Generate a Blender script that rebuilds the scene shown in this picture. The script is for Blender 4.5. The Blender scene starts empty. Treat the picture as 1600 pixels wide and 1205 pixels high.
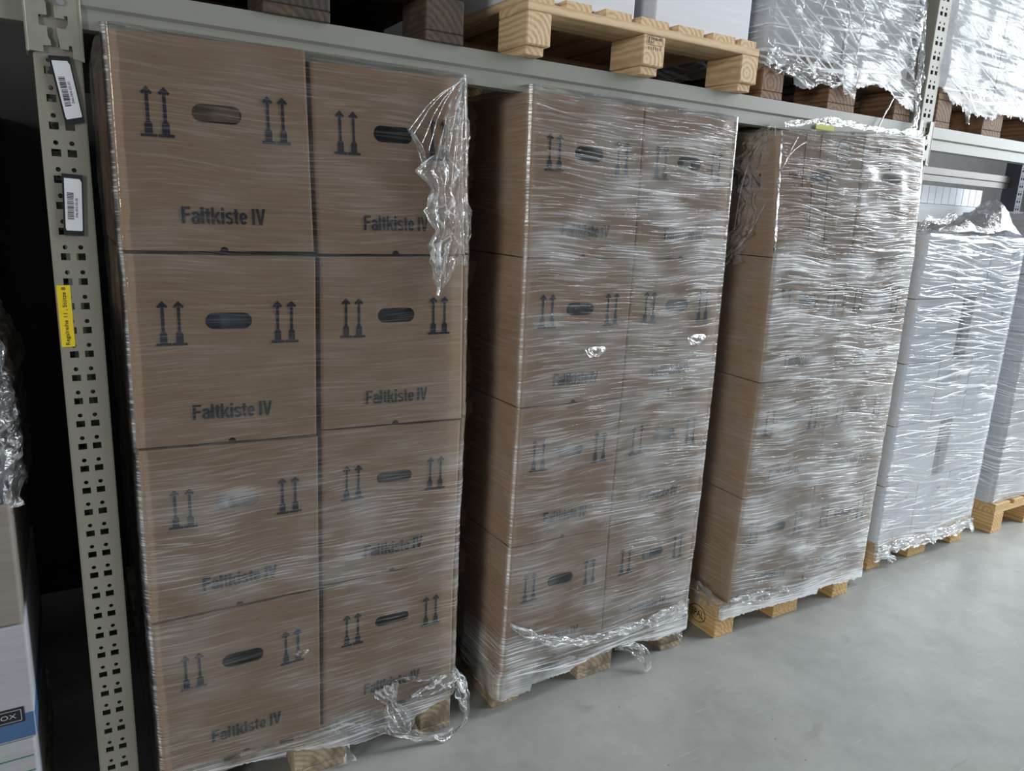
import bpy, bmesh, math, random
import numpy as np
from mathutils import Vector, Matrix, geometry
random.seed(7); rng = np.random.default_rng(7)
S = bpy.context.scene
COL = S.collection

# ------------------------------------------------------------------ camera, world, lights, exposure
cam = bpy.data.cameras.new('camera'); camo = bpy.data.objects.new('camera', cam); COL.objects.link(camo)
cam.sensor_fit = 'HORIZONTAL'; cam.sensor_width = 36.0; cam.lens = 1161.75 / 1600 * 36.0
rt = Vector((0.86039582, -0.50748113, 0.04671122)); up = Vector((0.07741927, 0.22074976, 0.97225295)); fw = Vector((0.50371152, 0.83290602, -0.22922099))
m = Matrix.Identity(4)
for i in range(3):
    m[i][0], m[i][1], m[i][2] = rt[i], up[i], -fw[i]
m.translation = Vector((-0.0195, -1.7539, 1.5285))
camo.matrix_world = m; cam.clip_start = 0.05; cam.clip_end = 200
S.camera = camo
S.view_settings.view_transform = 'Standard'; S.view_settings.look = 'None'
S.view_settings.exposure = 0.0; S.view_settings.gamma = 1.0; S.view_settings.use_curve_mapping = False
S.cycles.max_bounces = 10; S.cycles.transparent_max_bounces = 24; S.cycles.diffuse_bounces = 4; S.cycles.glossy_bounces = 4
S.cycles.sample_clamp_indirect = 4.0

W = bpy.data.worlds.new('hall'); S.world = W; W.use_nodes = True
W.node_tree.nodes['Background'].inputs[0].default_value = (0.93, 0.97, 1.0, 1)
W.node_tree.nodes['Background'].inputs[1].default_value = 0.15

def area(name, loc, target, sx, sy, power, color):
    l = bpy.data.lights.new(name, 'AREA'); l.shape = 'RECTANGLE'; l.size = sx; l.size_y = sy; l.energy = power; l.color = color
    o = bpy.data.objects.new(name, l); COL.objects.link(o); o.location = loc
    o.rotation_euler = (Vector(target) - Vector(loc)).to_track_quat('-Z', 'Y').to_euler()
    return o
# tall window band with daylight in the gable at the right-hand end of the aisle, an added overhead fill to brighten the floor and a small window at the left end
area('gable_window_daylight', (9.8, -3.0, 3.5), (0.0, -3.0, 3.1), 4.7, 3.1, 900, (0.90, 0.96, 1.0))
area('overhead_floor_fill', (7.2, -2.6, 7.0), (7.2, -2.6, 0.0), 4.5, 1.4, 350, (0.95, 0.98, 1.0))
area('side_window_daylight', (-6.5, -5.6, 2.7), (1.2, 0.0, 1.2), 1.5, 1.8, 265, (1.0, 0.96, 0.89))

# ------------------------------------------------------------------ materials
def new_mat(name):
    mt = bpy.data.materials.new(name); mt.use_nodes = True
    nt = mt.node_tree; nt.nodes.clear()
    out = nt.nodes.new('ShaderNodeOutputMaterial')
    return mt, nt, out
def N(nt, kind, **kw):
    n = nt.nodes.new(kind)
    for k, v in kw.items():
        if k.startswith('i_'):
            key = k[2:]; key = int(key) if key.isdigit() else key.replace('_', ' ')
            n.inputs[key].default_value = v
        else:
            setattr(n, k, v)
    return n
def ramp(nt, pts):
    r = nt.nodes.new('ShaderNodeValToRGB')
    e = r.color_ramp.elements
    while len(e) < len(pts): e.new(0.5)
    for i, (p, c) in enumerate(pts):
        e[i].position = p; e[i].color = (c[0], c[1], c[2], 1) if hasattr(c, '__len__') else (c, c, c, 1)
    return r
def mat(name, col, rough=0.6, var=0.12, scale=(8, 8, 8), bump=0.0, spec=0.5, col2=None, metal=0.0, detail=5.0, coord='Object', bscale=None):
    """base colour with noise variation and fine relief"""
    mt, nt, out = new_mat(name); L = nt.links
    b = N(nt, 'ShaderNodeBsdfPrincipled'); L.new(b.outputs[0], out.inputs[0])
    tc = N(nt, 'ShaderNodeTexCoord'); mp = N(nt, 'ShaderNodeMapping'); mp.inputs['Scale'].default_value = scale
    L.new(tc.outputs[coord], mp.inputs[0])
    no = N(nt, 'ShaderNodeTexNoise'); no.inputs['Scale'].default_value = 1.0; no.inputs['Detail'].default_value = detail
    L.new(mp.outputs[0], no.inputs['Vector'])
    c2 = col2 or tuple(c * (1 + var) for c in col); c1 = tuple(c * (1 - var) for c in col) if not col2 else col
    r = ramp(nt, [(0.3, c1), (0.7, c2)]); L.new(no.outputs[0], r.inputs[0]); L.new(r.outputs[0], b.inputs['Base Color'])
    b.inputs['Roughness'].default_value = rough; b.inputs['Specular IOR Level'].default_value = spec; b.inputs['Metallic'].default_value = metal
    if bump:
        n2 = no
        if bscale:
            mp2 = N(nt, 'ShaderNodeMapping'); mp2.inputs['Scale'].default_value = bscale; L.new(tc.outputs[coord], mp2.inputs[0])
            n2 = N(nt, 'ShaderNodeTexNoise'); n2.inputs['Scale'].default_value = 1.0; n2.inputs['Detail'].default_value = 3; L.new(mp2.outputs[0], n2.inputs['Vector'])
        bp = N(nt, 'ShaderNodeBump'); bp.inputs['Strength'].default_value = bump; bp.inputs['Distance'].default_value = 0.002
        L.new(n2.outputs[0], bp.inputs['Height']); L.new(bp.outputs[0], b.inputs['Normal'])
    return mt

def wood(name, dark, light, axis='Y', rings=16.0, rough=0.75, grime=None):
    """sawn softwood: growth rings around the long axis, streaks along it"""
    mt, nt, out = new_mat(name); L = nt.links
    b = N(nt, 'ShaderNodeBsdfPrincipled'); L.new(b.outputs[0], out.inputs[0])
    tc = N(nt, 'ShaderNodeTexCoord')
    oi = N(nt, 'ShaderNodeObjectInfo')
    ad = N(nt, 'ShaderNodeVectorMath', operation='ADD'); L.new(tc.outputs['Object'], ad.inputs[0])
    sc = N(nt, 'ShaderNodeVectorMath', operation='SCALE'); cmb = N(nt, 'ShaderNodeCombineXYZ')
    L.new(oi.outputs['Random'], cmb.inputs[0]); L.new(oi.outputs['Random'], cmb.inputs[2]); cmb.inputs[1].default_value = 0.3
    L.new(cmb.outputs[0], sc.inputs[0]); sc.inputs['Scale'].default_value = 0.12
    L.new(sc.outputs[0], ad.inputs[1])
    wv = N(nt, 'ShaderNodeTexWave', wave_type='RINGS', rings_direction=axis); wv.inputs['Scale'].default_value = rings
    wv.inputs['Distortion'].default_value = 2.2; wv.inputs['Detail'].default_value = 2; wv.inputs['Detail Scale'].default_value = 1.2
    L.new(ad.outputs[0], wv.inputs['Vector'])
    mp = N(nt, 'ShaderNodeMapping'); mp.inputs['Scale'].default_value = (4, 90, 90) if axis == 'X' else (90, 4, 90)
    L.new(ad.outputs[0], mp.inputs[0])
    no = N(nt, 'ShaderNodeTexNoise'); no.inputs['Scale'].default_value = 1; no.inputs['Detail'].default_value = 4; L.new(mp.outputs[0], no.inputs['Vector'])
    mx = N(nt, 'ShaderNodeMath', operation='MULTIPLY_ADD'); L.new(wv.outputs['Fac'], mx.inputs[0]); mx.inputs[1].default_value = 0.45
    m2 = N(nt, 'ShaderNodeMath', operation='MULTIPLY'); L.new(no.outputs[0], m2.inputs[0]); m2.inputs[1].default_value = 0.75
    L.new(m2.outputs[0], mx.inputs[2])
    r = ramp(nt, [(0.2, dark), (0.75, light)]); L.new(mx.outputs[0], r.inputs[0])
    colout = r.outputs[0]
    if grime:
        n3 = N(nt, 'ShaderNodeTexNoise'); n3.inputs['Scale'].default_value = 14; n3.inputs['Detail'].default_value = 6; L.new(ad.outputs[0], n3.inputs['Vector'])
        r3 = ramp(nt, [(0.45, 0.0), (0.62, 1.0)]); L.new(n3.outputs[0], r3.inputs[0])
        mm = N(nt, 'ShaderNodeMix', data_type='RGBA'); L.new(r3.outputs[0], mm.inputs[0]); L.new(colout, mm.inputs[6]); mm.inputs[7].default_value = (*grime, 1)
        colout = mm.outputs[2]
    L.new(colout, b.inputs['Base Color']); b.inputs['Roughness'].default_value = rough
    bp = N(nt, 'ShaderNodeBump'); bp.inputs['Strength'].default_value = 0.5; bp.inputs['Distance'].default_value = 0.002
    L.new(mx.outputs[0], bp.inputs['Height']); L.new(bp.outputs[0], b.inputs['Normal'])
    return mt

M = {}
M['kraft'] = mat('kraft_cardboard', (0.355, 0.252, 0.175), 0.72, 0.09, (5, 5, 160), 0.12, 0.3)
M['kraft_edge'] = mat('kraft_edge', (0.25, 0.16, 0.10), 0.8, 0.1)
M['ink'] = mat('print_ink', (0.012, 0.014, 0.026), 0.6, 0.2, spec=0.3)
M['inkdark'] = mat('print_ink_light', (0.05, 0.055, 0.075), 0.6, 0.2, spec=0.3)
M['paint'] = mat('pebble_grey_paint', (0.24, 0.247, 0.222), 0.5, 0.05, (6, 6, 6), 0.05, 0.5)
M['paint_worn'] = mat('worn_grey_paint', (0.25, 0.25, 0.215), 0.42, 0.1, (40, 40, 40), 0.15, 0.5)
M['post'] = mat('upright_paint', (0.23, 0.224, 0.188), 0.5, 0.06, (5, 5, 5), 0.05, 0.5)
M['steel'] = mat('galvanised_steel', (0.5, 0.52, 0.53), 0.35, 0.15, (20, 20, 20), 0.1, 0.5, metal=0.8)
M['paint_shaded'] = mat('shaded_grey_paint', (0.12, 0.115, 0.105), 0.45, 0.05)  # rack paint darkened to stand for shade at the rear
M['black'] = mat('black_plastic', (0.012, 0.014, 0.02), 0.45, 0.1)
M['label'] = mat('white_paper_label', (0.62, 0.65, 0.7), 0.6, 0.03)
M['yellow'] = mat('yellow_tape', (0.72, 0.55, 0.02), 0.45, 0.04)
M['lime'] = mat('yellow_green_paper', (0.62, 0.68, 0.12), 0.6, 0.04)
M['white'] = mat('white_carton', (0.66, 0.69, 0.75), 0.6, 0.04, (3, 3, 60), 0.05, 0.4)
M['greycarton'] = mat('grey_white_carton', (0.50, 0.52, 0.55), 0.65, 0.06, (3, 3, 60), 0.05, 0.4)
M['browncarton'] = mat('grey_brown_carton', (0.36, 0.32, 0.27), 0.7, 0.08, (3, 3, 80), 0.06, 0.3)
M['shade_white'] = mat('shaded_white_carton', (0.34, 0.35, 0.38), 0.65, 0.06, (3, 3, 60), 0.05, 0.3)  # white carton colour darkened to hold the shade at the left edge
M['shade_brown'] = mat('shaded_grey_brown_carton', (0.22, 0.20, 0.175), 0.7, 0.08, (3, 3, 80), 0.06, 0.3)  # grey-brown carton with the same shade put into its colour
M['blue'] = mat('blue_print', (0.05, 0.11, 0.24), 0.5, 0.1)
M['green'] = mat('green_print', (0.03, 0.16, 0.09), 0.5, 0.1)
M['silverink'] = mat('silver_print', (0.45, 0.47, 0.5), 0.5, 0.1)
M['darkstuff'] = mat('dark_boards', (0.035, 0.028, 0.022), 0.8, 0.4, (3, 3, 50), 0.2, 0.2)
M['darkbundle_shade'] = mat('dark_grey_bundle_shade', (0.06, 0.065, 0.08), 0.6, 0.3, (9, 9, 9), 0.2, 0.4)  # bundle grey; also painted shade on the far rear post and carton gaps
M['paper'] = mat('white_packing_paper', (0.75, 0.74, 0.70), 0.8, 0.1, (30, 30, 30), 0.5)
M['bluegrey'] = mat('blue_grey_plastic', (0.11, 0.15, 0.21), 0.4, 0.35, (12, 12, 12), 0.2)
M['greengrey'] = mat('green_grey_folder', (0.09, 0.13, 0.13), 0.5, 0.35, (14, 14, 14), 0.2)
M['lightblue'] = mat('light_blue_plastic', (0.32, 0.45, 0.55), 0.4, 0.15, (12, 12, 12), 0.2)
M['pine_x'] = wood('new_pine_along_x', (0.48, 0.32, 0.17), (0.70, 0.53, 0.33), 'X', 14)
M['pine_y'] = wood('new_pine_along_y', (0.48, 0.32, 0.17), (0.70, 0.53, 0.33), 'Y', 22)
M['old_x'] = wood('weathered_wood_along_x', (0.26, 0.20, 0.14), (0.46, 0.38, 0.28), 'X', 14, grime=(0.19, 0.15, 0.11))
M['old_y'] = wood('weathered_wood_along_y', (0.26, 0.20, 0.14), (0.46, 0.38, 0.28), 'Y', 20, grime=(0.19, 0.15, 0.11))
M['floorpine_x'] = wood('yellow_wood_along_x', (0.40, 0.25, 0.10), (0.62, 0.42, 0.20), 'X', 14)
M['floorpine_y'] = wood('yellow_wood_along_y', (0.40, 0.25, 0.10), (0.62, 0.42, 0.20), 'Y', 20)
M['darkwood_x'] = wood('dark_wood_along_x', (0.035, 0.024, 0.017), (0.085, 0.055, 0.037), 'X', 14, grime=(0.045, 0.035, 0.028))
M['darkwood_y'] = wood('dark_wood_along_y', (0.035, 0.024, 0.017), (0.085, 0.055, 0.037), 'Y', 20, grime=(0.045, 0.035, 0.028))
M['redwood_x'] = wood('brown_wood_along_x', (0.10, 0.055, 0.033), (0.22, 0.13, 0.075), 'X', 14)
M['redwood_y'] = wood('brown_wood_along_y', (0.10, 0.055, 0.033), (0.22, 0.13, 0.075), 'Y', 20)

def floor_mat():
    mt, nt, out = new_mat('sealed_concrete'); L = nt.links
    b = N(nt, 'ShaderNodeBsdfPrincipled'); L.new(b.outputs[0], out.inputs[0])
    tc = N(nt, 'ShaderNodeTexCoord')
    n1 = N(nt, 'ShaderNodeTexNoise'); n1.inputs['Scale'].default_value = 2.2; n1.inputs['Detail'].default_value = 9; n1.inputs['Roughness'].default_value = 0.62
    L.new(tc.outputs['Object'], n1.inputs['Vector'])
    r1 = ramp(nt, [(0.3, (0.275, 0.29, 0.28)), (0.5, (0.325, 0.34, 0.33)), (0.72, (0.375, 0.385, 0.375))]); L.new(n1.outputs[0], r1.inputs[0])
    n4 = N(nt, 'ShaderNodeTexNoise'); n4.inputs['Scale'].default_value = 11; n4.inputs['Detail'].default_value = 7; n4.inputs['Roughness'].default_value = 0.7; n4.inputs['Distortion'].default_value = 0.6
    L.new(tc.outputs['Object'], n4.inputs['Vector']); r4 = ramp(nt, [(0.3, (0.90, 0.90, 0.89)), (0.5, (1, 1, 1)), (0.7, (1.08, 1.08, 1.085))]); L.new(n4.outputs[0], r4.inputs[0])
    mm = N(nt, 'ShaderNodeMix', data_type='RGBA', blend_type='MULTIPLY'); mm.inputs[0].default_value = 1.0; L.new(r1.outputs[0], mm.inputs[6]); L.new(r4.outputs[0], mm.inputs[7])
    # scattered scuffs, in two directions, thin and pale
    acc = mm.outputs[2]
    for ang, sc, lo, hi, c, seed in ((0.5, (4, 80, 1), 0.70, 0.76, (0.52, 0.53, 0.52), 0), (-0.7, (5, 95, 1), 0.70, 0.77, (0.5, 0.51, 0.5), 4.3), (1.5, (7, 110, 1), 0.71, 0.78, (0.56, 0.57, 0.56), 7.7), (2.3, (3, 60, 1), 0.70, 0.79, (0.20, 0.20, 0.19), 9.1), (0.9, (5, 9, 1), 0.66, 0.80, (0.22, 0.22, 0.21), 2.2)):
        mp = N(nt, 'ShaderNodeMapping'); mp.inputs['Scale'].default_value = sc; mp.inputs['Rotation'].default_value = (0, 0, ang); mp.inputs['Location'].default_value = (seed, seed, 0)
        L.new(tc.outputs['Object'], mp.inputs[0])
        n = N(nt, 'ShaderNodeTexNoise'); n.inputs['Scale'].default_value = 1; n.inputs['Detail'].default_value = 3; n.inputs['Distortion'].default_value = 0.4; L.new(mp.outputs[0], n.inputs['Vector'])
        r = ramp(nt, [(lo, 0.0), (hi, 0.6)]); L.new(n.outputs[0], r.inputs[0])
        mx = N(nt, 'ShaderNodeMix', data_type='RGBA'); L.new(r.outputs[0], mx.inputs[0]); L.new(acc, mx.inputs[6]); mx.inputs[7].default_value = (*c, 1)
        acc = mx.outputs[2]
    # small dark specks and white crumbs
    vo = N(nt, 'ShaderNodeTexVoronoi'); vo.inputs['Scale'].default_value = 13; L.new(tc.outputs['Object'], vo.inputs['Vector'])
    rv = ramp(nt, [(0.03, 0.75), (0.055, 0.0)]); L.new(vo.outputs['Distance'], rv.inputs[0])
    mx = N(nt, 'ShaderNodeMix', data_type='RGBA'); L.new(rv.outputs[0], mx.inputs[0]); L.new(acc, mx.inputs[6]); mx.inputs[7].default_value = (0.12, 0.12, 0.11, 1)
    L.new(mx.outputs[2], b.inputs['Base Color'])
    n2 = N(nt, 'ShaderNodeTexNoise'); n2.inputs['Scale'].default_value = 5; n2.inputs['Detail'].default_value = 8; L.new(tc.outputs['Object'], n2.inputs['Vector'])
    r2 = ramp(nt, [(0.3, 0.30), (0.7, 0.46)]); L.new(n2.outputs[0], r2.inputs[0]); L.new(r2.outputs[0], b.inputs['Roughness'])
    bp = N(nt, 'ShaderNodeBump'); bp.inputs['Strength'].default_value = 0.12; bp.inputs['Distance'].default_value = 0.004
    L.new(n2.outputs[0], bp.inputs['Height']); L.new(bp.outputs[0], b.inputs['Normal'])
    return mt
M['floor'] = floor_mat()

def film_mat(name, angs=(0.02, -0.04, 0.06), sv=(170, 110, 60), su=(2.0, 1.6, 0.9), gain=1.0, rough=0.12, bump=1.0, base=0.05, line=0.35, lo=(0.62, 0.64, 0.68), patch=0.12, tint=(0.80, 0.84, 0.88), iso=0.0, warp=0.012, micro=0.25, wide=1.0):
    """thin stretch film: clear sheet + milky stretch lines + wrinkled gloss. UV is in metres along / up the wrap; 'haze' = layers of film."""
    mt, nt, out = new_mat(name); L = nt.links
    def mth(op, a, b=None, c=None, clamp=False):
        n = N(nt, 'ShaderNodeMath', operation=op, use_clamp=clamp)
        for i, q in enumerate((a, b, c)):
            if q is None: continue
            if isinstance(q, (int, float)): n.inputs[i].default_value = q
            else: L.new(q, n.inputs[i])
        return n.outputs[0]
    uv = N(nt, 'ShaderNodeUVMap'); uv.uv_map = 'UVMap'
    wn = N(nt, 'ShaderNodeTexNoise'); wn.inputs['Scale'].default_value = 2.6; wn.inputs['Detail'].default_value = 1; L.new(uv.outputs[0], wn.inputs['Vector'])
    ws = N(nt, 'ShaderNodeVectorMath', operation='MULTIPLY_ADD'); L.new(wn.outputs['Color'], ws.inputs[0]); ws.inputs[1].default_value = (0.0, warp * 4, 0); L.new(uv.outputs[0], ws.inputs[2])
    def streak(ang, a, b, off, det=1.5):
        r = N(nt, 'ShaderNodeVectorRotate', rotation_type='Z_AXIS'); r.inputs['Angle'].default_value = ang; L.new(ws.outputs[0], r.inputs['Vector'])
        mp = N(nt, 'ShaderNodeMapping'); mp.inputs['Scale'].default_value = (a, b, 1); mp.inputs['Location'].default_value = (off, off * 1.7, 0); L.new(r.outputs[0], mp.inputs[0])
        n = N(nt, 'ShaderNodeTexNoise'); n.noise_dimensions = '2D'; n.inputs['Scale'].default_value = 1; n.inputs['Detail'].default_value = det; n.inputs['Roughness'].default_value = 0.5
        L.new(mp.outputs[0], n.inputs['Vector']); return n.outputs[0]
    hs, lines = [], None
    for k in range(3):
        h = streak(angs[k], su[k], sv[k], 5.3 * k); hs.append(h)
        r = ramp(nt, [(lo[k], 0.0), (lo[k] + 0.06, 1.0)]); L.new(h, r.inputs[0])
        nb = N(nt, 'ShaderNodeTexNoise'); nb.inputs['Scale'].default_value = 4.5; nb.inputs['Detail'].default_value = 2
        mpb = N(nt, 'ShaderNodeMapping'); mpb.inputs['Location'].default_value = (k * 3.1, k * 7.7, k); mpb.inputs['Scale'].default_value = (.7, 1.6, 1); L.new(uv.outputs[0], mpb.inputs[0]); L.new(mpb.outputs[0], nb.inputs['Vector'])
        rb = ramp(nt, [(0.38, 0.12), (0.62, 1.0)]); L.new(nb.outputs[0], rb.inputs[0])
        l = mth('MULTIPLY', r.outputs[0], rb.outputs[0])
        lines = l if lines is None else mth('MAXIMUM', lines, l)
    broad = streak(sum(angs) / 3, 1.6, 26, 13.1, 2)
    # fine relief everywhere, sharp ridges on the stretch lines, broad slack waves
    height = mth('MULTIPLY_ADD', hs[0], micro, lines)
    height = mth('MULTIPLY_ADD', hs[1], micro, height)
    height = mth('MULTIPLY_ADD', broad, 3.0 * wide, height)
    if iso:
        ni = N(nt, 'ShaderNodeTexNoise'); ni.inputs['Scale'].default_value = iso; ni.inputs['Detail'].default_value = 4; ni.inputs['Distortion'].default_value = 1.5; L.new(uv.outputs[0], ni.inputs['Vector'])
        height = mth('MULTIPLY_ADD', ni.outputs[0], 6.0, height)
    bp = N(nt, 'ShaderNodeBump'); bp.inputs['Strength'].default_value = bump; bp.inputs['Distance'].default_value = 0.0016; L.new(height, bp.inputs['Height'])
    # milky patches where the sheet lies loose or double
    np_ = N(nt, 'ShaderNodeTexNoise'); np_.inputs['Scale'].default_value = 1; np_.inputs['Detail'].default_value = 3
    mpp = N(nt, 'ShaderNodeMapping'); mpp.inputs['Scale'].default_value = (5, 9, 1); L.new(uv.outputs[0], mpp.inputs[0]); L.new(mpp.outputs[0], np_.inputs['Vector'])
    rp = ramp(nt, [(0.42, 0.0), (0.66, 1.0)]); L.new(np_.outputs[0], rp.inputs[0])
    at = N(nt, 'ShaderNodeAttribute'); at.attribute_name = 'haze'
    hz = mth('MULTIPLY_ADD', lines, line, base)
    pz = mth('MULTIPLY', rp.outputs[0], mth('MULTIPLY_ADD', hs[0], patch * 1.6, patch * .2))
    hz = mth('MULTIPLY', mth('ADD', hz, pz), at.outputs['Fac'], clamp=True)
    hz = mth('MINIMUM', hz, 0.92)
    tr = N(nt, 'ShaderNodeBsdfTransparent'); tr.inputs[0].default_value = (0.985, 0.988, 0.99, 1)
    df = N(nt, 'ShaderNodeBsdfDiffuse'); df.inputs[0].default_value = (*tint, 1)
    m1 = N(nt, 'ShaderNodeMixShader'); L.new(hz, m1.inputs[0]); L.new(tr.outputs[0], m1.inputs[1]); L.new(df.outputs[0], m1.inputs[2])
    gl = N(nt, 'ShaderNodeBsdfGlossy'); gl.inputs['Color'].default_value = (1, 1, 1, 1); gl.inputs['Roughness'].default_value = rough; L.new(bp.outputs[0], gl.inputs['Normal'])
    fr = N(nt, 'ShaderNodeFresnel'); fr.inputs['IOR'].default_value = 1.45; L.new(bp.outputs[0], fr.inputs['Normal'])
    at2 = N(nt, 'ShaderNodeAttribute'); at2.attribute_name = 'gloss'
    fm = mth('MINIMUM', mth('MULTIPLY', fr.outputs[0], mth('MULTIPLY', at2.outputs['Fac'], gain)), 0.7)
    m2 = N(nt, 'ShaderNodeMixShader'); L.new(fm, m2.inputs[0]); L.new(m1.outputs[0], m2.inputs[1]); L.new(gl.outputs[0], m2.inputs[2])
    L.new(m2.outputs[0], out.inputs[0])
    return mt
M['film_a'] = film_mat('stretch_film_tight', (0.01, -0.015, 0.05), (240, 170, 90), (7, 4, 0.5), gain=0.8, bump=0.35, base=0.025, line=0.15, lo=(0.58, 0.61, 0.66), patch=0.10, micro=.35, wide=.25)
M['film_b'] = film_mat('stretch_film_streaky', (0.02, -0.03, 0.09), (210, 140, 80), (5, 3, 0.6), gain=1.3, bump=0.55, base=0.04, line=0.27, lo=(0.59, 0.61, 0.66), patch=0.20, micro=.35, wide=.35)
M['film_c'] = film_mat('stretch_film_dense', (0.03, -0.05, 0.12), (190, 125, 75), (5, 3, 0.6), gain=1.4, bump=0.6, base=0.07, line=0.38, lo=(0.58, 0.60, 0.65), patch=0.29, micro=.35, wide=.35)
M['film_d'] = film_mat('stretch_film_white', (0.10, -0.05, 0.16), (120, 90, 65), (1.6, 1.2, 0.4), gain=1.5, bump=0.85, base=0.06, line=0.75, lo=(0.60, 0.62, 0.65), patch=0.15, micro=.35, wide=.5)
M['film_f'] = film_mat('stretch_film_crinkled', (0.38, -0.06, 0.62), (100, 80, 60), (2.4, 2.0, 0.5), gain=1.5, bump=0.85, base=0.08, line=0.7, lo=(0.59, 0.62, 0.63), patch=0.15, micro=.35, wide=.35)
M['film_e'] = film_mat('stretch_film_loose', (0.5, -0.3, 1.2), (60, 50, 70), (4, 5, 2), gain=1.8, bump=1.0, base=0.06, line=0.45, patch=0.12, iso=28.0)

# ------------------------------------------------------------------ object helpers
def link(name, me, material=None, parent=None):
    o = bpy.data.objects.new(name, me); COL.objects.link(o)
    if material: me.materials.clear(); me.materials.append(material)
    if parent: o.parent = parent
    return o
def tag(o, label=None, cat=None, group=None, kind=None):
    if label: o['label'] = label
    if cat: o['category'] = cat
    if group: o['group'] = group
    if kind: o['kind'] = kind
    return o
def thing(name, label, cat, loc=(0, 0, 0), rz=0.0, group=None):
    o = bpy.data.objects.new(name, None); COL.objects.link(o); o.empty_display_size = 0.05
    o.location = loc; o.rotation_euler = (0, 0, rz)
    return tag(o, label, cat, group)
def mesh(name, verts, faces, smooth=False):
    me = bpy.data.meshes.new(name); me.from_pydata([tuple(v) for v in verts], [], [tuple(f) for f in faces]); me.update()
    if smooth: me.polygons.foreach_set('use_smooth', [True] * len(me.polygons))
    return me
def fixn(me):
    bm = bmesh.new(); bm.from_mesh(me); bmesh.ops.recalc_face_normals(bm, faces=bm.faces); bm.to_mesh(me); bm.free(); return me
def box_me(name, x0, x1, y0, y1, z0, z1, bev=0.0, seg=1):
    bm = bmesh.new()
    bmesh.ops.create_cube(bm, size=1.0)
    for v in bm.verts:
        v.co = Vector(((x0 + x1) / 2 + v.co.x * (x1 - x0), (y0 + y1) / 2 + v.co.y * (y1 - y0), (z0 + z1) / 2 + v.co.z * (z1 - z0)))
    if bev: bmesh.ops.bevel(bm, geom=bm.edges[:], offset=bev, segments=seg, affect='EDGES', profile=0.6)
    me = bpy.data.meshes.new(name); bm.to_mesh(me); bm.free(); return me
def box_obj(name, dims, material, parent=None, bev=0.003):
    """dims in the parent's frame; own origin at the box centre"""
    x0, x1, y0, y1, z0, z1 = dims
    c = ((x0 + x1) / 2, (y0 + y1) / 2, (z0 + z1) / 2)
    me = box_me(name, x0 - c[0], x1 - c[0], y0 - c[1], y1 - c[1], z0 - c[2], z1 - c[2], bev)
    o = link(name, me, material, parent); o.location = c
    return o
def tess(loops):
    """triangulated face with holes from 2D loops -> verts2d, tris"""
    flat = [p for l in loops for p in l]
    tris = geometry.tessellate_polygon([[Vector((p[0], p[1], 0)) for p in l] for l in loops])
    return flat, [tuple(t) for t in tris]
def plate(name, loops, thick, origin=(0, 0, 0)):
    """xz plate with holes: front at y=0, back at y=thick, walls on every loop"""
    flat, tris = tess(loops); n = len(flat)
    V = [(p[0], 0.0, p[1]) for p in flat] + [(p[0], thick, p[1]) for p in flat]
    F = list(tris) + [(a + n, c + n, b + n) for a, b, c in tris]
    k = 0
    for l in loops:
        for i in range(len(l)):
            a, b = k + i, k + (i + 1) % len(l); F.append((a, b, b + n, a + n))
        k += len(l)
    V = [(v[0] - origin[0], v[1] - origin[1], v[2] - origin[2]) for v in V]
    return fixn(mesh(name, V, F))
def circle(cx, cy, r, n=10, a0=0.0):
    return [(cx + r * math.cos(a0 + 2 * math.pi * i / n), cy + r * math.sin(a0 + 2 * math.pi * i / n)) for i in range(n)]

_txt = {}
def text_geo(body, bold=0.0):
    """filled lettering as 2D verts/faces (x from 0, cap height 1)"""
    key = (body, bold)
    if key not in _txt:
        cu = bpy.data.curves.new('lettering', 'FONT'); cu.body = body; cu.offset = bold; cu.resolution_u = 3; cu.size = 1.0
        o = bpy.data.objects.new('lettering', cu); COL.objects.link(o)
        dg = bpy.context.evaluated_depsgraph_get(); dg.update()
        me = bpy.data.meshes.new_from_object(o.evaluated_get(dg))
        v = np.array([tuple(p.co)[:2] for p in me.vertices]); f = [tuple(p.vertices) for p in me.polygons]
        bpy.data.objects.remove(o); bpy.data.curves.remove(cu); bpy.data.meshes.remove(me)
        v = v - v.min(0)
        _txt[key] = (v / v[:, 1].max(), f)
    return _txt[key]
def text_fit(body, w, h, bold=0.0):
    v, f = text_geo(body, bold); v = v.copy(); v[:, 0] *= w / v[:, 0].max(); v[:, 1] *= h; return v, f

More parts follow.
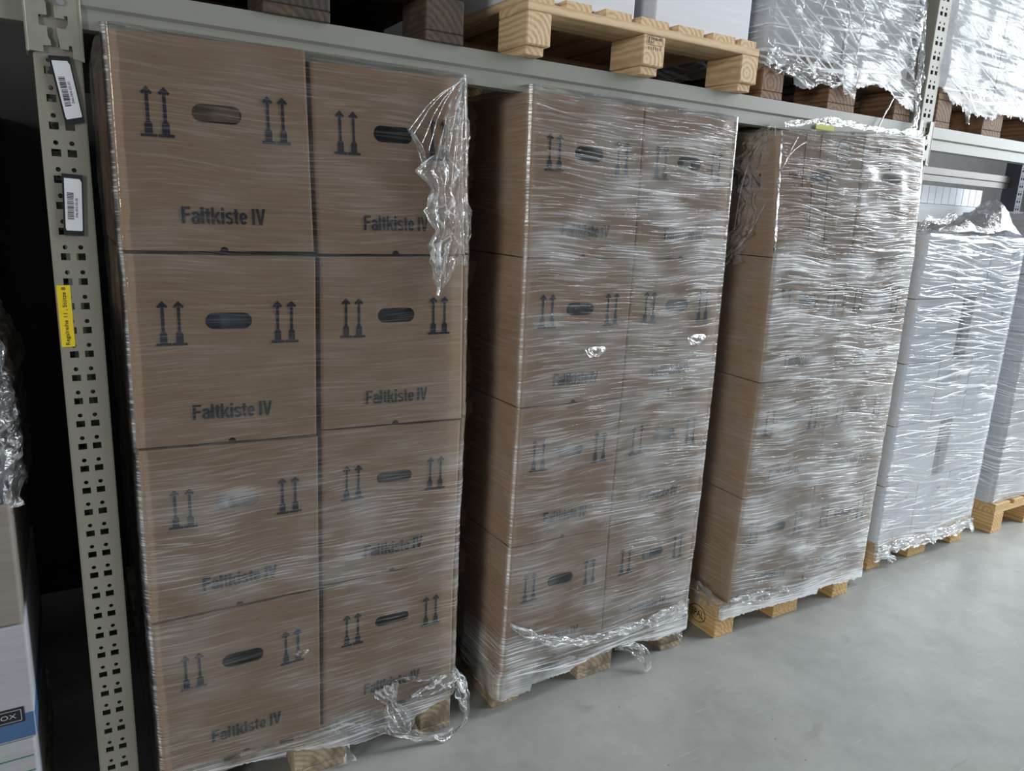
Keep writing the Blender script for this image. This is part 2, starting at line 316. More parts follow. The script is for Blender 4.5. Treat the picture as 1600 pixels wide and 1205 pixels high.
def bold_word():
    """'Faltkiste IV' in bold condensed grotesque letters: strokes as 2D quads, cap height 1"""
    T, H = .185, .15
    V, F = [], []
    def poly(p): b = len(V); V.extend(p); F.append(tuple(range(b, b + len(p))))
    def rect(x0, y0, x1, y1): poly([(x0, y0), (x1, y0), (x1, y1), (x0, y1)])
    def path(pts, x, tv=T, th=H):
        pts = [Vector((p[0] + x, p[1])) for p in pts]; n = len(pts); Lp, Rp = [], []
        for i, p in enumerate(pts):
            d = (pts[min(i + 1, n - 1)] - pts[max(i - 1, 0)]).normalized(); nn = Vector((-d.y, d.x))
            w = (tv * nn.x * nn.x + th * nn.y * nn.y) / 2
            Lp.append(p + nn * w); Rp.append(p - nn * w)
        for i in range(n - 1): poly([tuple(Rp[i]), tuple(Rp[i + 1]), tuple(Lp[i + 1]), tuple(Lp[i])])
    def arc(cx, cy, rx, ry, a0, a1, n=10): return [(cx + rx * math.cos(math.radians(a0 + (a1 - a0) * i / n)), cy + ry * math.sin(math.radians(a0 + (a1 - a0) * i / n))) for i in range(n + 1)]
    X = .74; x = 0.0
    rect(x, 0, x + T, 1); rect(x, 1 - H, x + .52, 1); rect(x, .46, x + .47, .46 + H); x += .57            # F
    cx = x + .25
    path([(.40, 0), (.40, .50)] + arc(.235, .50, .165, .165, 0, 165), x, .17, .13)                          # a
    path([(.40, .42), (.30, .41)] + arc(.23, .22, .155, .17, 100, 330, 12), x, .17, .12); x += .54
    rect(x, 0, x + T, 1); x += .25                                                                         # l
    def tt(x):
        path([(.16, .93), (.16, .20)] + arc(.25, .20, .09, .135, 180, 280, 6), x, .17, .12); rect(x, X - .12, x + .33, X); return x + .37
    x = tt(x)
    rect(x, 0, x + T, 1); poly([(x + .16, .36), (x + .36, X), (x + .56, X), (x + .18, .20)]); poly([(x + .20, .44), (x + .32, .52), (x + .58, 0), (x + .38, 0)]); x += .60   # k
    rect(x, 0, x + T, X); rect(x, .84, x + T, 1); x += .25                                                 # i
    path(arc(.235, .535, .155, .145, 20, 250, 12) + [(.30, .35)] + arc(.235, .205, .155, .145, 55, -160, 12), x, .16, .125); x += .49  # s
    x = tt(x)
    path([(.10, .36), (.40, .36)], x, .12, .11); path([(.405, .36)] + arc(.245, .37, .16, .305, 0, 325, 20), x, .17, .13); x += .53    # e
    x += .25
    rect(x, 0, x + T, 1); x += .24                                                                         # I
    poly([(x, 1), (x + .19, 1), (x + .32, .22), (x + .40, 0), (x + .22, 0)]); poly([(x + .62, 1), (x + .43, 1), (x + .30, .22), (x + .22, 0), (x + .40, 0)])
    v = np.array(V); v[:, 0] /= v[:, 0].max()
    return v, F
WORD = bold_word()

# value noise for folds
_lat = rng.random((64, 64))
def vnoise(x, y):
    x = np.asarray(x, float); y = np.asarray(y, float)
    xi = np.floor(x).astype(int); yi = np.floor(y).astype(int); fx = x - xi; fy = y - yi
    fx = fx * fx * (3 - 2 * fx); fy = fy * fy * (3 - 2 * fy)
    a = _lat[xi % 64, yi % 64]; b = _lat[(xi + 1) % 64, yi % 64]; c = _lat[xi % 64, (yi + 1) % 64]; d = _lat[(xi + 1) % 64, (yi + 1) % 64]
    return (a * (1 - fx) + b * fx) * (1 - fy) + (c * (1 - fx) + d * fx) * fy - 0.5
def fbm(x, y, o=3):
    return sum(vnoise(x * 2 ** k + 7.3 * k, y * 2 ** k + 3.1 * k) / 2 ** k for k in range(o))

def grid_obj(name, P, material, parent=None, uv=None, haze=1.0, gloss=1.0, keep=None):
    """P: (nu, nv, 3) array -> smooth sheet with UV in metres and haze / gloss attributes"""
    nu, nv = P.shape[:2]
    idx = np.arange(nu * nv).reshape(nu, nv)
    q = np.stack([idx[:-1, :-1], idx[1:, :-1], idx[1:, 1:], idx[:-1, 1:]], -1)
    if keep is not None: q = q[keep[:-1, :-1] & keep[1:, :-1] & keep[1:, 1:] & keep[:-1, 1:]]
    q = q.reshape(-1, 4)
    used, inv = np.unique(q, return_inverse=True); q = inv.reshape(-1, 4)
    V = P.reshape(-1, 3)[used]
    me = bpy.data.meshes.new(name); me.from_pydata(V.tolist(), [], q.tolist()); me.update()
    me.polygons.foreach_set('use_smooth', np.ones(len(me.polygons), bool))
    if uv is None:
        du = np.zeros((nu, nv)); dv = np.zeros((nu, nv))
        du[1:] = np.cumsum(np.linalg.norm(np.diff(P, axis=0), axis=2), 0); dv[:, 1:] = np.cumsum(np.linalg.norm(np.diff(P, axis=1), axis=2), 1)
        uv = np.stack([du, dv], -1)
    UV = uv.reshape(-1, 2)[used]
    lay = me.uv_layers.new(name='UVMap'); lv = np.empty(len(me.loops), np.int32); me.loops.foreach_get('vertex_index', lv)
    lay.data.foreach_set('uv', UV[lv].astype(np.float32).ravel())
    for nm, val in (('haze', haze), ('gloss', gloss)):
        a = me.attributes.new(nm, 'FLOAT', 'POINT')
        arr = np.broadcast_to(np.asarray(val, float), (nu, nv)).reshape(-1)[used]
        a.data.foreach_set('value', arr.astype(np.float32))
    return link(name, me, material, parent)

# ------------------------------------------------------------------ setting
o = link('floor', mesh('floor', [(-6, -9, 0), (16, -9, 0), (16, 6, 0), (-6, 6, 0)], [(0, 1, 2, 3)]), M['floor']); tag(o, 'grey sealed concrete warehouse floor with scuffs', kind='structure')
M['backdrop'] = mat('light_blocking_backdrop', (0.03, 0.03, 0.03), 0.8, 0.1)
M['backdrop2'] = mat('grey_rear_sheeting', (0.13, 0.13, 0.13), 0.8, 0.1)
o = link('dark_backdrop', box_me('dark_backdrop', -6, 2.95, 1.38, 1.42, 0, 4.5), M['backdrop']); tag(o, 'added light-blocking backdrop behind the first rack bays', kind='structure')  # backdrop added to keep the space behind the stacks dark
o = link('wall_rear', box_me('wall_rear', 2.95, 12, 2.9, 2.94, 0, 4.5), M['backdrop2']); tag(o, 'grey sheeting far behind the right rack bay', kind='structure')

# ------------------------------------------------------------------ pallet rack
def post_me(name, z0, z1, wl, wr, hx, zoff, depth=0.10, t=0.003):
    """perforated upright: front face with square + round holes at 50 mm pitch, folded sides, return lips"""
    V, F = [], []
    n = int(round((z1 - z0) / 0.05))
    for k in range(n):
        zc = z0 + 0.05 * k
        cell = [(wl + .004, zc), (wr - .004, zc), (wr - .004, zc + .05), (wl + .004, zc + .05)]
        loops = [cell]
        for x in hx:
            loops.append([(x - .008, zc + .0088), (x + .008, zc + .0088), (x + .008, zc + .0226), (x - .008, zc + .0226)])
            loops.append(circle(x + .0005, zc + .0345, .0046, 10))
        flat, tris = tess(loops); b = len(V)
        V += [(p[0], 0, p[1]) for p in flat]; F += [(a + b, c + b, d + b) for a, c, d in tris]
        kk = 4
        for l in loops[1:]:                       # rims of the holes
            b2 = len(V); V += [(p[0], t, p[1]) for p in l]
            for i in range(len(l)):
                j = (i + 1) % len(l); F.append((b + kk + i, b + kk + j, b2 + j, b2 + i))
            kk += len(l)
    prof = [(wl + .004, 0), (wl + .001, .001), (wl, .004), (wl, depth), (wl + .018, depth), (wl + .018, depth - t), (wl + t, depth - t), (wl + t, .006)]
    for pr in (prof, [(wl + wr - x, y) for x, y in prof]):
        b = len(V); m_ = len(pr)
        V += [(x, y, z0) for x, y in pr] + [(x, y, z1) for x, y in pr]
        F += [(b + i, b + i + 1, b + m_ + i + 1, b + m_ + i) for i in range(m_ - 1)]
    return fixn(mesh(name, V, F))

BEAM_B, BEAM_T = 1.828, 1.910
def frame(label, xo, z1=3.1, group=None, rear=None):
    t = thing('rack_frame', label, 'rack', (xo, 0, 0), group=group)
    z0 = 1.696 - 0.0157 - 0.05 * 33
    # hole centres at z = 1.696 - 0.05 n
    for y in (0.0, 1.0):
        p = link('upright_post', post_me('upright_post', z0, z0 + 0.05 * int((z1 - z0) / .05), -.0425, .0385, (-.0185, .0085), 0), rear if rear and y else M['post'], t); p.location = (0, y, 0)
    box_obj('base_plate', (-.055, .05, -.01, .11, 0.0, .006), M['paint'], t, .001)
    for k, zz in enumerate((0.25, 0.95, 1.65, 2.35)):
        me = box_me('brace', -.015, .015, -.46, .46, -.01, .01)
        b = link('brace', me, M['paint'], t); b.location = (-.002, .55, zz + .3); b.rotation_euler = (0.55 if k % 2 else -0.55, 0, 0)
    return t
frame_l = frame('grey perforated rack upright at left carrying two barcode label holders', 0.0)
frame_m = frame('grey perforated rack upright behind the third brown stack', 2.803)
frame_r = frame('grey rack frame at far right, its rear post darkened for shade behind the white panels', 5.62, rear=M['darkbundle_shade'])  # rear post coloured dark to stand for shade

def beam(label, x0, x1, y=0.0, material=None):
    material = material or M['paint']
    t = thing('rack_beam', label, 'beam', ((x0 + x1) / 2, y, BEAM_B)); w = (x1 - x0) / 2; H = BEAM_T - BEAM_B
    prof = [(0.0, H), (0.05, H), (0.05, 0), (0.006, 0), (0.006, .036), (0.0, .042)]
    bev = []
    V = [(-w, y_, z_) for y_, z_ in prof] + [(w, y_, z_) for y_, z_ in prof]; n = len(prof)
    F = [(i, (i + 1) % n, (i + 1) % n + n, i + n) for i in range(n)] + [tuple(range(n))[::-1], tuple(range(n, 2 * n))]
    link('beam_profile', fixn(mesh('beam_profile', V, F)), material, t)
    return t
b_left = beam('grey rack beam left of the perforated upright with label holders', -2.755, -.046)
b_mid = beam('long grey rack beam above the three brown carton stacks', .042, 2.748, -.004)
b_right = beam('grey rack beam right of the far upright, above the white wrapped stacks', 2.838, 5.575, -.004)
box_obj('lime_label', (2.178 - 1.395, 2.272 - 1.395, -.0015, .0, .014, .030), M['lime'], b_mid, 0)
for lab, x0, x1, mm in (('shade-darkened grey rear rack beam seen in the opening above the white stack', 2.838, 5.575, M['paint_shaded']), ('dark rear rack beam behind the brown stacks', .042, 2.748, M['paint_shaded'])):
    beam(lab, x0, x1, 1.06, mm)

# beam end connectors wrap over the upright face
def connector(parent, polys, xo, material, zb=1.777):
    for pl in polys:
        pts = [((x - 130) * .000172 - .048, zb + (470 - y) * .000193) for x, y in pl]
        me = plate('beam_connector', [pts], .004)
        o = link('beam_connector', me, material, parent); o.location = Vector((xo, -.0075, 0)) - parent.location
        return o
LEFTC = [(128, 468), (270, 472), (268, 410), (345, 405), (340, 360), (318, 320), (322, 232), (246, 228), (246, 136), (326, 132), (326, 20), (290, -30), (290, -60), (246, -64), (246, -300), (128, -300)]
RIGHTC = [(655, 525), (545, 505), (546, 430), (538, 388), (512, 388), (510, 428), (430, 428), (416, 330), (405, 235), (490, 240), (520, 190), (520, 120), (486, 118), (486, 148), (398, 148), (392, -30), (470, -60), (500, -110), (500, -300), (655, -300)]
for xo, bl, br in ((0.0, b_left, b_mid), (2.803, b_mid, b_right)):
    c1 = connector(bl, [LEFTC], xo, M['paint_worn']); c2 = connector(br, [RIGHTC], xo, M['paint_worn'])
    # folded cheeks towards the beams
    for par, xx in ((bl, -.0495), (br, .0395)):
        e = link('connector_cheek', box_me('connector_cheek', -.0025, .0025, -.0085, .06, -.085, .07, .0015), M['paint_worn'], par)
        e.location = Vector((xo + xx, 0, 1.86)) - par.location
    bolt = link('bolt', mesh('bolt', [(p[0], -.005 if k else 0, p[1]) for k in (0, 1) for p in circle(0, 0, .0065, 8)], [tuple(range(8, 16))] + [(i, (i + 1) % 8, 8 + (i + 1) % 8, 8 + i) for i in range(8)]), M['steel'], br)
    bolt.location = Vector((xo + .009, -.0075, 1.868)) - br.location

# yellow tape label and the two magnetic label holders on the left upright
yl = box_obj('yellow_label', (-.0395, -.0155, -.0012, -.0002, 1.213, 1.339), M['yellow'], frame_l, 0); tag(yl, 'yellow tape label with black lettering')
v, f = text_fit('Regalreihe 11 , Stütze 8', .118, .0095, .004)
tx = link('lettering', mesh('lettering', [(-(y - .0045), -.0009, x - .059) for x, y in v], f), M['ink'], yl)
tx.location = (.001, 0, 0)
def holder(label, pts, code, rng_seed, mat_=M['black']):
    """black magnetic holder with white insert; pts = TL, TR, BR, BL in world xz"""
    c = np.mean(pts, 0); P = [Vector((p[0] - c[0], p[1] - c[1])) for p in pts]
    t = thing('label_holder', label, 'label', (c[0], 0, c[1] - .06))
    def at(u, v):   # u right, v down
        a = P[0].lerp(P[1], u); b = P[3].lerp(P[2], u); q = a.lerp(b, v); return (q.x, q.y + .06)
    def quad(name, us, vs, y0, y1, material):
        pl = [at(us[0], vs[0]), at(us[1], vs[0]), at(us[1], vs[1]), at(us[0], vs[1])]
        me = plate(name, [pl], y1 - y0); o = link(name, me, material, t); o.location = (0, y0, 0); return o
    quad('backing', (0, 1), (0, 1), -.0062, -.0003, mat_)
    cut = [at(.1, .07), at(.84, .07), at(.93, .12), at(.93, .90), at(.90, .92), at(.14, .92), at(.1, .88)]
    ins = link('paper_insert', plate('paper_insert', [cut], .0005), M['label'], t); ins.location = (0, -.0070, 0)
    r = random.Random(rng_seed); V, F = [], []; q = .30
    while q < .73:
        w_ = r.choice((.006, .009, .016)); g = r.choice((.006, .008, .012))
        if q < .325 or True:
            b = len(V); V += [(*at(.22, q), 0), (*at(.53, q), 0), (*at(.53, q + w_), 0), (*at(.22, q + w_), 0)]; F.append((b, b + 1, b + 2, b + 3))
        q += w_ + g
    link('barcode', mesh('barcode', [(x, -.0074, z) for x, z, _ in V], F), M['ink'], t)
    v, f = text_fit(code, 1.0, 1.0, .0)
    V = [at(.73 - .12 * y * 1.0 + .0, .71 - .33 * x) for x, y in v]
    V = [at(.60 + .13 * (1 - y), .70 - .32 * x) for x, y in v]
    link('lettering', mesh('lettering', [(x, -.0074, z) for x, z in V], f), M['ink'], t)
    return t
holder('black label holder with tilted white barcode card, upper one on the left upright', [(-.018, 1.772), (.017, 1.774), (.034, 1.657), (.001, 1.648)], '046-004-02-01', 3)
holder('black label holder with upright white barcode card, lower one on the left upright', [(-.013, 1.558), (.023, 1.556), (.017, 1.438), (-.018, 1.439)], '046-005-03-06', 5)

# ------------------------------------------------------------------ pallets
def pallet(label, x0, x1, y0, z0, wood_, depth=1.2, bw=.10, bwc=.145, cross_w=.145, deck=None, group=None, deck_in=.0, inset=0.0, h=.144):
    xc = (x0 + x1) / 2; t = thing('pallet', label, 'pallet', (xc, y0 + depth / 2, z0)); w = (x1 - x0) / 2; d = depth / 2
    X, Y = M[wood_ + '_x'], M[wood_ + '_y']
    zb, zk, zc = .022, .022 + .078 * h / .144, h - .022
    cols = [(-w, -w + bw), (-bwc / 2, bwc / 2), (w - bw, w)]; rows = [(-d, -d + cross_w), (-cross_w / 2, cross_w / 2), (d - cross_w, d)]
    for c in cols:
        box_obj('bottom_board', (c[0] + inset * .5, c[1] - inset, -d + inset, d - inset, 0, zb), Y, t, .002)
        for r in rows: box_obj('block', (c[0], c[1], r[0], r[1], zb, zk), Y, t, .003)
    for r in rows: box_obj('cross_board', (-w, w, r[0], r[1], zk, zc), X, t, .002)
    deck = deck or [(-w, -w + .145), (-w + .185, -w + .285), (-.0725, .0725), (w - .285, w - .185), (w - .145, w)]
    for a, b in deck: box_obj('deck_board', (a, b, -d + deck_in, d - deck_in, zc, h), Y, t, .002)
    return t
p1 = pallet('weathered grey wooden pallet under the first brown stack', .085, .872, -.012, 0, 'old')
p2 = pallet('weathered brown wooden pallet under the second brown stack', 1.026, 1.826, .004, 0, 'old')
p3 = pallet('yellowish wooden pallet with oval burned stamp under the third brown stack', 1.965, 2.752, -.022, 0, 'floorpine')
p4 = pallet('light wooden pallet under the white wrapped stack', 3.024, 3.80, .072, 0, 'floorpine')
p5 = pallet('light wooden pallet with large bare blocks at far right', 4.03, 4.83, .045, 0, 'floorpine', h=.16)
pu0 = pallet('dark dirty pallet on the rack beam above the first brown stack', .05, .850, -.012, BEAM_T, 'darkwood')
dk = [(a - 1.4125, b - 1.4125) for a, b in ((1.008, 1.09), (1.123, 1.206), (1.248, 1.339), (1.367, 1.471), (1.503, 1.602), (1.636, 1.73), (1.75, 1.818))]
pu1 = pallet('new pale pine pallet on the rack beam carrying two white cartons', 1.003, 1.822, -.052, BEAM_T, 'pine', bw=.072, bwc=.078, deck=dk, deck_in=.012, inset=.012)
pu2 = pallet('brown pallet with torn film edge on the rack beam beside the upright', 1.900, 2.690, -.002, BEAM_T, 'redwood')
pu3 = pallet('brown pallet with ragged film edge on the beam right of the upright', 2.850, 3.650, -.002, BEAM_T, 'redwood')
# stamp on the pine pallet's middle block and the burned oval on the third pallet
def print_on(parent, name, segs, y, material, off=(0, 0, 0)):
    V, F = [], []
    for x0, z0, x1, z1, w_ in segs:
        d = Vector((x1 - x0, z1 - z0)); n = Vector((-d.y, d.x)).normalized() * w_ / 2; b = len(V)
        V += [(x0 + n.x, y, z0 + n.y), (x0 - n.x, y, z0 - n.y), (x1 - n.x, y, z1 - n.y), (x1 + n.x, y, z1 + n.y)]; F.append((b, b + 1, b + 2, b + 3))
    o = link(name, mesh(name, V, F), material, parent); o.location = off; return o
sx0, sx1, sz0, sz1 = 1.385 - 1.4125, 1.440 - 1.4125, 1.985 - BEAM_T, 2.008 - BEAM_T
yf = -.6 - .0006
fr = [(sx0, sz0, sx1, sz0, .001), (sx0, sz1, sx1, sz1, .001), (sx0, sz0, sx0, sz1, .001), (sx1, sz0, sx1, sz1, .001), (sx0 + .014, sz0, sx0 + .014, sz1, .001), (sx0 + .007, sz0 + .003, sx0 + .007, sz1 - .003, .003)]
fr += [(sx0 + k * .008, sz0 - .004, sx0 + k * .008 + .001, sz0 - .012, .002) for k in range(1, 7)]
print_on(pu1, 'stamp', fr, yf, M['ink'])
v, f = text_fit('DE-BB-488', .036, .007, .01); link('lettering', mesh('lettering', [(x + sx0 + .016, yf, y + sz0 + .013) for x, y in v], f), M['ink'], pu1)
v, f = text_fit('HT', .011, .006, .01); link('lettering', mesh('lettering', [(x + sx0 + .016, yf, y + sz0 + .004) for x, y in v], f), M['ink'], pu1)
ov = circle(0, 0, 1, 28); V = []
for k in (0.043, 0.0395):
    V += [(-.0008, -c[0] * k, c[1] * k * .80) for c in ov]
F = [(i, (i + 1) % 28, 28 + (i + 1) % 28, 28 + i) for i in range(28)]
v, f = text_fit('EPAL', .062, .026, .012)
st = link('burned_stamp', mesh('burned_stamp', V + [(-.0008, -(x - .031), y - .013) for x, y in v], F + [tuple(i + 56 for i in q) for q in f]), M['ink'], p3)
st.location = (-(2.752 - 1.965) / 2, -.6 + .093, .058)

# ------------------------------------------------------------------ printed moving cartons
ARROW = [(-57, 0), (57, 0), (57, 22), (27, 22), (27, 98), (12, 116), (12, 325), (28, 308), (42, 324), (0, 368), (-42, 324), (-28, 308), (-12, 325), (-12, 116), (-27, 98), (-27, 22), (-57, 22)]
def slot(cx, cy, w, h, n=8):
    r = h / 2; p = []
    for i in range(n + 1): a = -math.pi / 2 + math.pi * i / n; p.append((cx + w / 2 - r + r * math.cos(a), cy + r * math.sin(a)))
    for i in range(n + 1): a = math.pi / 2 + math.pi * i / n; p.append((cx - w / 2 + r + r * math.cos(a), cy + r * math.sin(a)))
    return p
def carton(label, corners, plane, group, hole=True, prints=True, hole_h=.037, flap=0.0, depth=.6, material=None, text='Faltkiste IV', notch=True, bow=.004, hole_w=.10, name='moving_carton', setback=0.0):
    """corners TL, TR, BR, BL as world (x, z) on the front plane (x0, y0, slope)"""
    material = material or M['kraft']
    x0, y0, s = plane; y0 += setback; (tl, tr, br, bl) = corners
    g = .0018
    w = (tr[0] + br[0] - tl[0] - bl[0]) / 2; h = (tl[1] + tr[1] - bl[1] - br[1]) / 2
    zb = min(bl[1], br[1]) + .0015
    xc = (bl[0] + br[0]) / 2; nrm = math.hypot(1, s)
    base = Vector((xc, y0 + s * (xc - x0), zb)); rz = math.atan(s)
    t = thing(name, label, 'carton', base, rz, group)
    def W(u, v, y=0.0):           # u, v in metres on the nominal face -> local coordinates
        a, b = u / w, v / h
        X = (bl[0] * (1 - a) + br[0] * a) * (1 - b) + (tl[0] * (1 - a) + tr[0] * a) * b
        Z = (bl[1] * (1 - a) + br[1] * a) * (1 - b) + (tl[1] * (1 - a) + tr[1] * a) * b
        shrink = (0.5 - a) * 2 * g
        yy = y - bow * math.sin(math.pi * min(max(a, 0), 1)) * math.sin(math.pi * min(max(b, 0), 1)) if y < .02 else y
        return ((X + shrink - xc) * nrm, yy, Z - zb - g * b)
    r = .007
    outer = [(r, 0)]
    if notch: outer += [(w / 2 + .009 * math.cos(a), .009 * math.sin(a)) for a in np.linspace(math.pi, 0, 7)]
    nh = 12
    outer += [(w - r, 0)] + [(w - r, h * i / 6) for i in range(1, 6)] + [(w - r, h), (w * .5, h), (r, h)] + [(r, h * i / 6) for i in range(5, 0, -1)]
    loops = [outer]
    hc = (w * .503, h * .662)
    if hole: loops.append(slot(hc[0], hc[1], hole_w, hole_h))
    flat, tris = tess(loops); V = [W(p[0], p[1]) for p in flat]; F = list(tris)
    if hole:
        k0 = len(outer); k1 = len(V); hl = loops[1]; V += [W(p[0], p[1], .005) for p in hl]
        F += [(k0 + i, k0 + (i + 1) % len(hl), k1 + (i + 1) % len(hl), k1 + i) for i in range(len(hl))]
    # shell: perimeter path (u, y) extruded over h in 6 steps
    path = [(r, 0)] + [(r - r * math.sin(a), r - r * math.cos(a)) for a in (.4, .8, 1.2)] + [(0, r), (0, .08), (0, depth), (w, depth), (w, .08), (w, r)] + [(w - r + r * math.sin(a), r - r * math.cos(a)) for a in (1.2, .8, .4)] + [(w - r, 0)]
    b = len(V); n = len(path); NZ = 6
    for i in range(NZ + 1):
        for j, (u, y) in enumerate(path): V.append(W(u, h * i / NZ, y))
    for i in range(NZ):
        for j in range(n - 1): F.append((b + i * n + j, b + i * n + j + 1, b + (i + 1) * n + j + 1, b + (i + 1) * n + j))
    F.append(tuple(b + j for j in range(n))); F.append(tuple(b + NZ * n + j for j in range(n)))
    link('body', mesh('body', V, F), material, t)
    if hole and flap:
        fl = [(hc[0] - .052, hc[1] - .018 + flap), (hc[0] + .052, hc[1] - .018 + flap), (hc[0] + .052, hc[1] + .05), (hc[0] - .052, hc[1] + .05)]
        V = [W(*p, .028) for p in fl] + [W(*p, .032) for p in fl]
        tag(link('inner_flap', fixn(mesh('inner_flap', V, [(0, 1, 2, 3), (4, 5, 6, 7), (0, 1, 5, 4), (1, 2, 6, 5), (2, 3, 7, 6), (3, 0, 4, 7)])), material, t), 'cardboard flap folded down behind the handle hole')
    if prints:
        H = .096 * h / .42; sc = H / 368
        for cu in (w * .204, w * .812):
            V, F = [], []
            for k in (-1, 1):
                f2, tr_ = tess([ARROW]); bb = len(V)
                V += [W(cu + (k * 61 + p[0]) * sc, h * .538 + p[1] * sc, -.0008) for p in f2]; F += [tuple(i + bb for i in q) for q in tr_]
            link('arrow_print', mesh('arrow_print', V, F), M['ink'], t)
        if text:
            v, f = WORD
            link('lettering', mesh('lettering', [W(x * w * .437 + w * .292, y * h * .082 + h * .134, -.0008) for x, y in v], f), M['ink'], t)
    t['_w'] = w; t['_h'] = h
    return t, W, w, h

ST1 = dict(
 A1=[(.079, 1.833), (.465, 1.846), (.479, 1.414), (.081, 1.412)], B1=[(.471, 1.829), (.853, 1.836), (.874, 1.412), (.485, 1.409)],
 A2=[(.083, 1.407), (.482, 1.403), (.479, .974), (.081, .986)], B2=[(.488, 1.404), (.871, 1.408), (.880, .971), (.487, .981)],
 A3=[(.084, .981), (.482, .968), (.479, .562), (.084, .562)], B3=[(.488, .978), (.877, .966), (.872, .557), (.483, .561)],
 A4=[(.085, .557), (.480, .557), (.478, .146), (.089, .146)], B4=[(.487, .556), (.870, .553), (.873, .146), (.482, .146)])
ST2 = dict(
 A1=[(1.034, 1.83), (1.425, 1.832), (1.432, 1.408), (1.043, 1.408)], B1=[(1.426, 1.832), (1.807, 1.838), (1.817, 1.407), (1.433, 1.408)],
 A2=[(1.043, 1.406), (1.432, 1.406), (1.427, .983), (1.046, .988)], B2=[(1.433, 1.406), (1.817, 1.405), (1.827, .981), (1.428, .983)],
 A3=[(1.046, .986), (1.427, .981), (1.421, .553), (1.040, .563)], B3=[(1.428, .981), (1.826, .978), (1.826, .556), (1.422, .553)],
 A4=[(1.040, .561), (1.421, .551), (1.426, .146), (1.032, .147)], B4=[(1.422, .551), (1.826, .554), (1.818, .146), (1.427, .146)])
ST3 = dict(
 A1=[(1.962, 1.816), (2.377, 1.832), (2.398, 1.417), (2.010, 1.417)], B1=[(2.379, 1.836), (2.690, 1.852), (2.743, 1.419), (2.400, 1.417)],
 A2=[(2.014, 1.415), (2.398, 1.415), (2.390, .983), (2.022, .986)], B2=[(2.400, 1.415), (2.743, 1.417), (2.748, .989), (2.392, .983)],
 A3=[(2.022, .984), (2.389, .981), (2.387, .566), (2.012, .556)], B3=[(2.391, .981), (2.748, .987), (2.744, .565), (2.389, .566)],
 A4=[(2.011, .554), (2.387, .564), (2.395, .148), (2.003, .147)], B4=[(2.389, .564), (2.744, .563), (2.748, .148), (2.397, .148)])
PL1, PL2, PL3 = (0, -.0235, 0.0), (1.037, -.0355, .0365), (2.0, -.036, -.048)
ROW = {'1': 'top', '2': 'second', '3': 'third', '4': 'bottom'}; SIDE = {'A': 'left', 'B': 'right'}
look1 = dict(A1='cardboard behind its handle hole', B1='dark handle hole beside torn film', A2='bluish plastic in its handle hole', B2='dark handle hole', A3='white paper in its handle hole', B3='handle hole flattened under film', A4='small puncture in its front', B4='narrow handle hole above torn film')
K = {}
for n_, st, pl_, ordn in ((1, ST1, PL1, 'first'), (2, ST2, PL2, 'second'), (3, ST3, PL3, 'third')):
    for key, c in st.items():
        where = f'{ROW[key[1]]} row {SIDE[key[0]]} of the {ordn} brown stack'
        if n_ == 1: lab = f'brown carton, {look1[key]}, {where}'
        elif n_ == 3 and key[1] == '1': lab = f'brown carton with line-drawing print, {where}'
        else: lab = f'printed brown moving carton, {where}'
        kw = {}
        if n_ == 1 and key == 'A1': kw = dict(flap=.006)
        if n_ == 1 and key in ('B4', 'B3'): kw = dict(hole_h=.030, flap=.016)
        if n_ == 2 and key == 'B1': kw = dict(flap=.0)
        if n_ == 3 and key[1] == '1': kw = dict(prints=False, hole_w=.105, hole_h=.032)
        if key[0] == 'B': kw['setback'] = (0, .010, .008, .004)[n_]; c = [(c[0][0] + .003, c[0][1]), c[1], c[2], (c[3][0] + .003, c[3][1])]
        K[(n_, key)] = carton(lab, c, pl_, 'printed brown moving cartons', **kw)

# prints of the two odd cartons on top of the third stack
def cprint(key, segs, text=None, mat_='ink'):
    t, W, w, h = K[key]; V, F = [], []
    for x0, z0, x1, z1, wd in segs:
        d = Vector((x1 - x0, z1 - z0)); n = Vector((-d.y, d.x)).normalized() * wd / 2; b = len(V)
        for p in ((x0 + n.x, z0 + n.y), (x0 - n.x, z0 - n.y), (x1 - n.x, z1 - n.y), (x1 + n.x, z1 + n.y)):
            V.append(W(p[0], p[1], -.0008))
        F.append((b, b + 1, b + 2, b + 3))
    link('line_print', mesh('line_print', V, F), M[mat_], t)
a1 = [(.115, .235, .125, .405, .0034), (.19, .30, .195, .405, .0034), (.16, .245, .165, .06, .0034), (.235, .25, .245, .055, .0034), (.235, .14, .25, .14, .0045), (.16, .06, .25, .055, .0034), (.235, .07, .26, .065, .0045)]
oc = [(.30, .395), (.325, .385), (.34, .35), (.335, .32), (.315, .295), (.295, .293), (.275, .315), (.268, .35), (.28, .385)]
a1 += [(*oc[i], *oc[(i + 1) % len(oc)], .0034) for i in range(len(oc))] + [(.285, .36, .325, .36, .004), (.282, .345, .328, .345, .004), (.29, .33, .32, .33, .0045)]
cprint((3, 'A1'), a1)
t, W, w, h = K[(3, 'A1')]
v, f = text_fit('Hier hin', .078, .019, .004); link('lettering', mesh('lettering', [W(x + .055, y + .262, -.0008) for x, y in v], f), M['ink'], t)
cprint((3, 'B1'), [(.07, .30, .07, .40, .003), (.085, .33, .085, .39, .012), (.11, .35, .16, .35, .006), (.11, .37, .17, .37, .006), (.12, .39, .18, .39, .008), (.15, .31, .15, .34, .01), (.09, .10, .09, .22, .003), (.20, .06, .20, .14, .003)])
# "TION" on its left flank
v, f = text_fit('TION', .155, .044, .02)
link('lettering', mesh('lettering', [(W(0, y + .223)[0] - .0012, .222 - x, y + .223) for x, y in v], f), M['ink'], t)

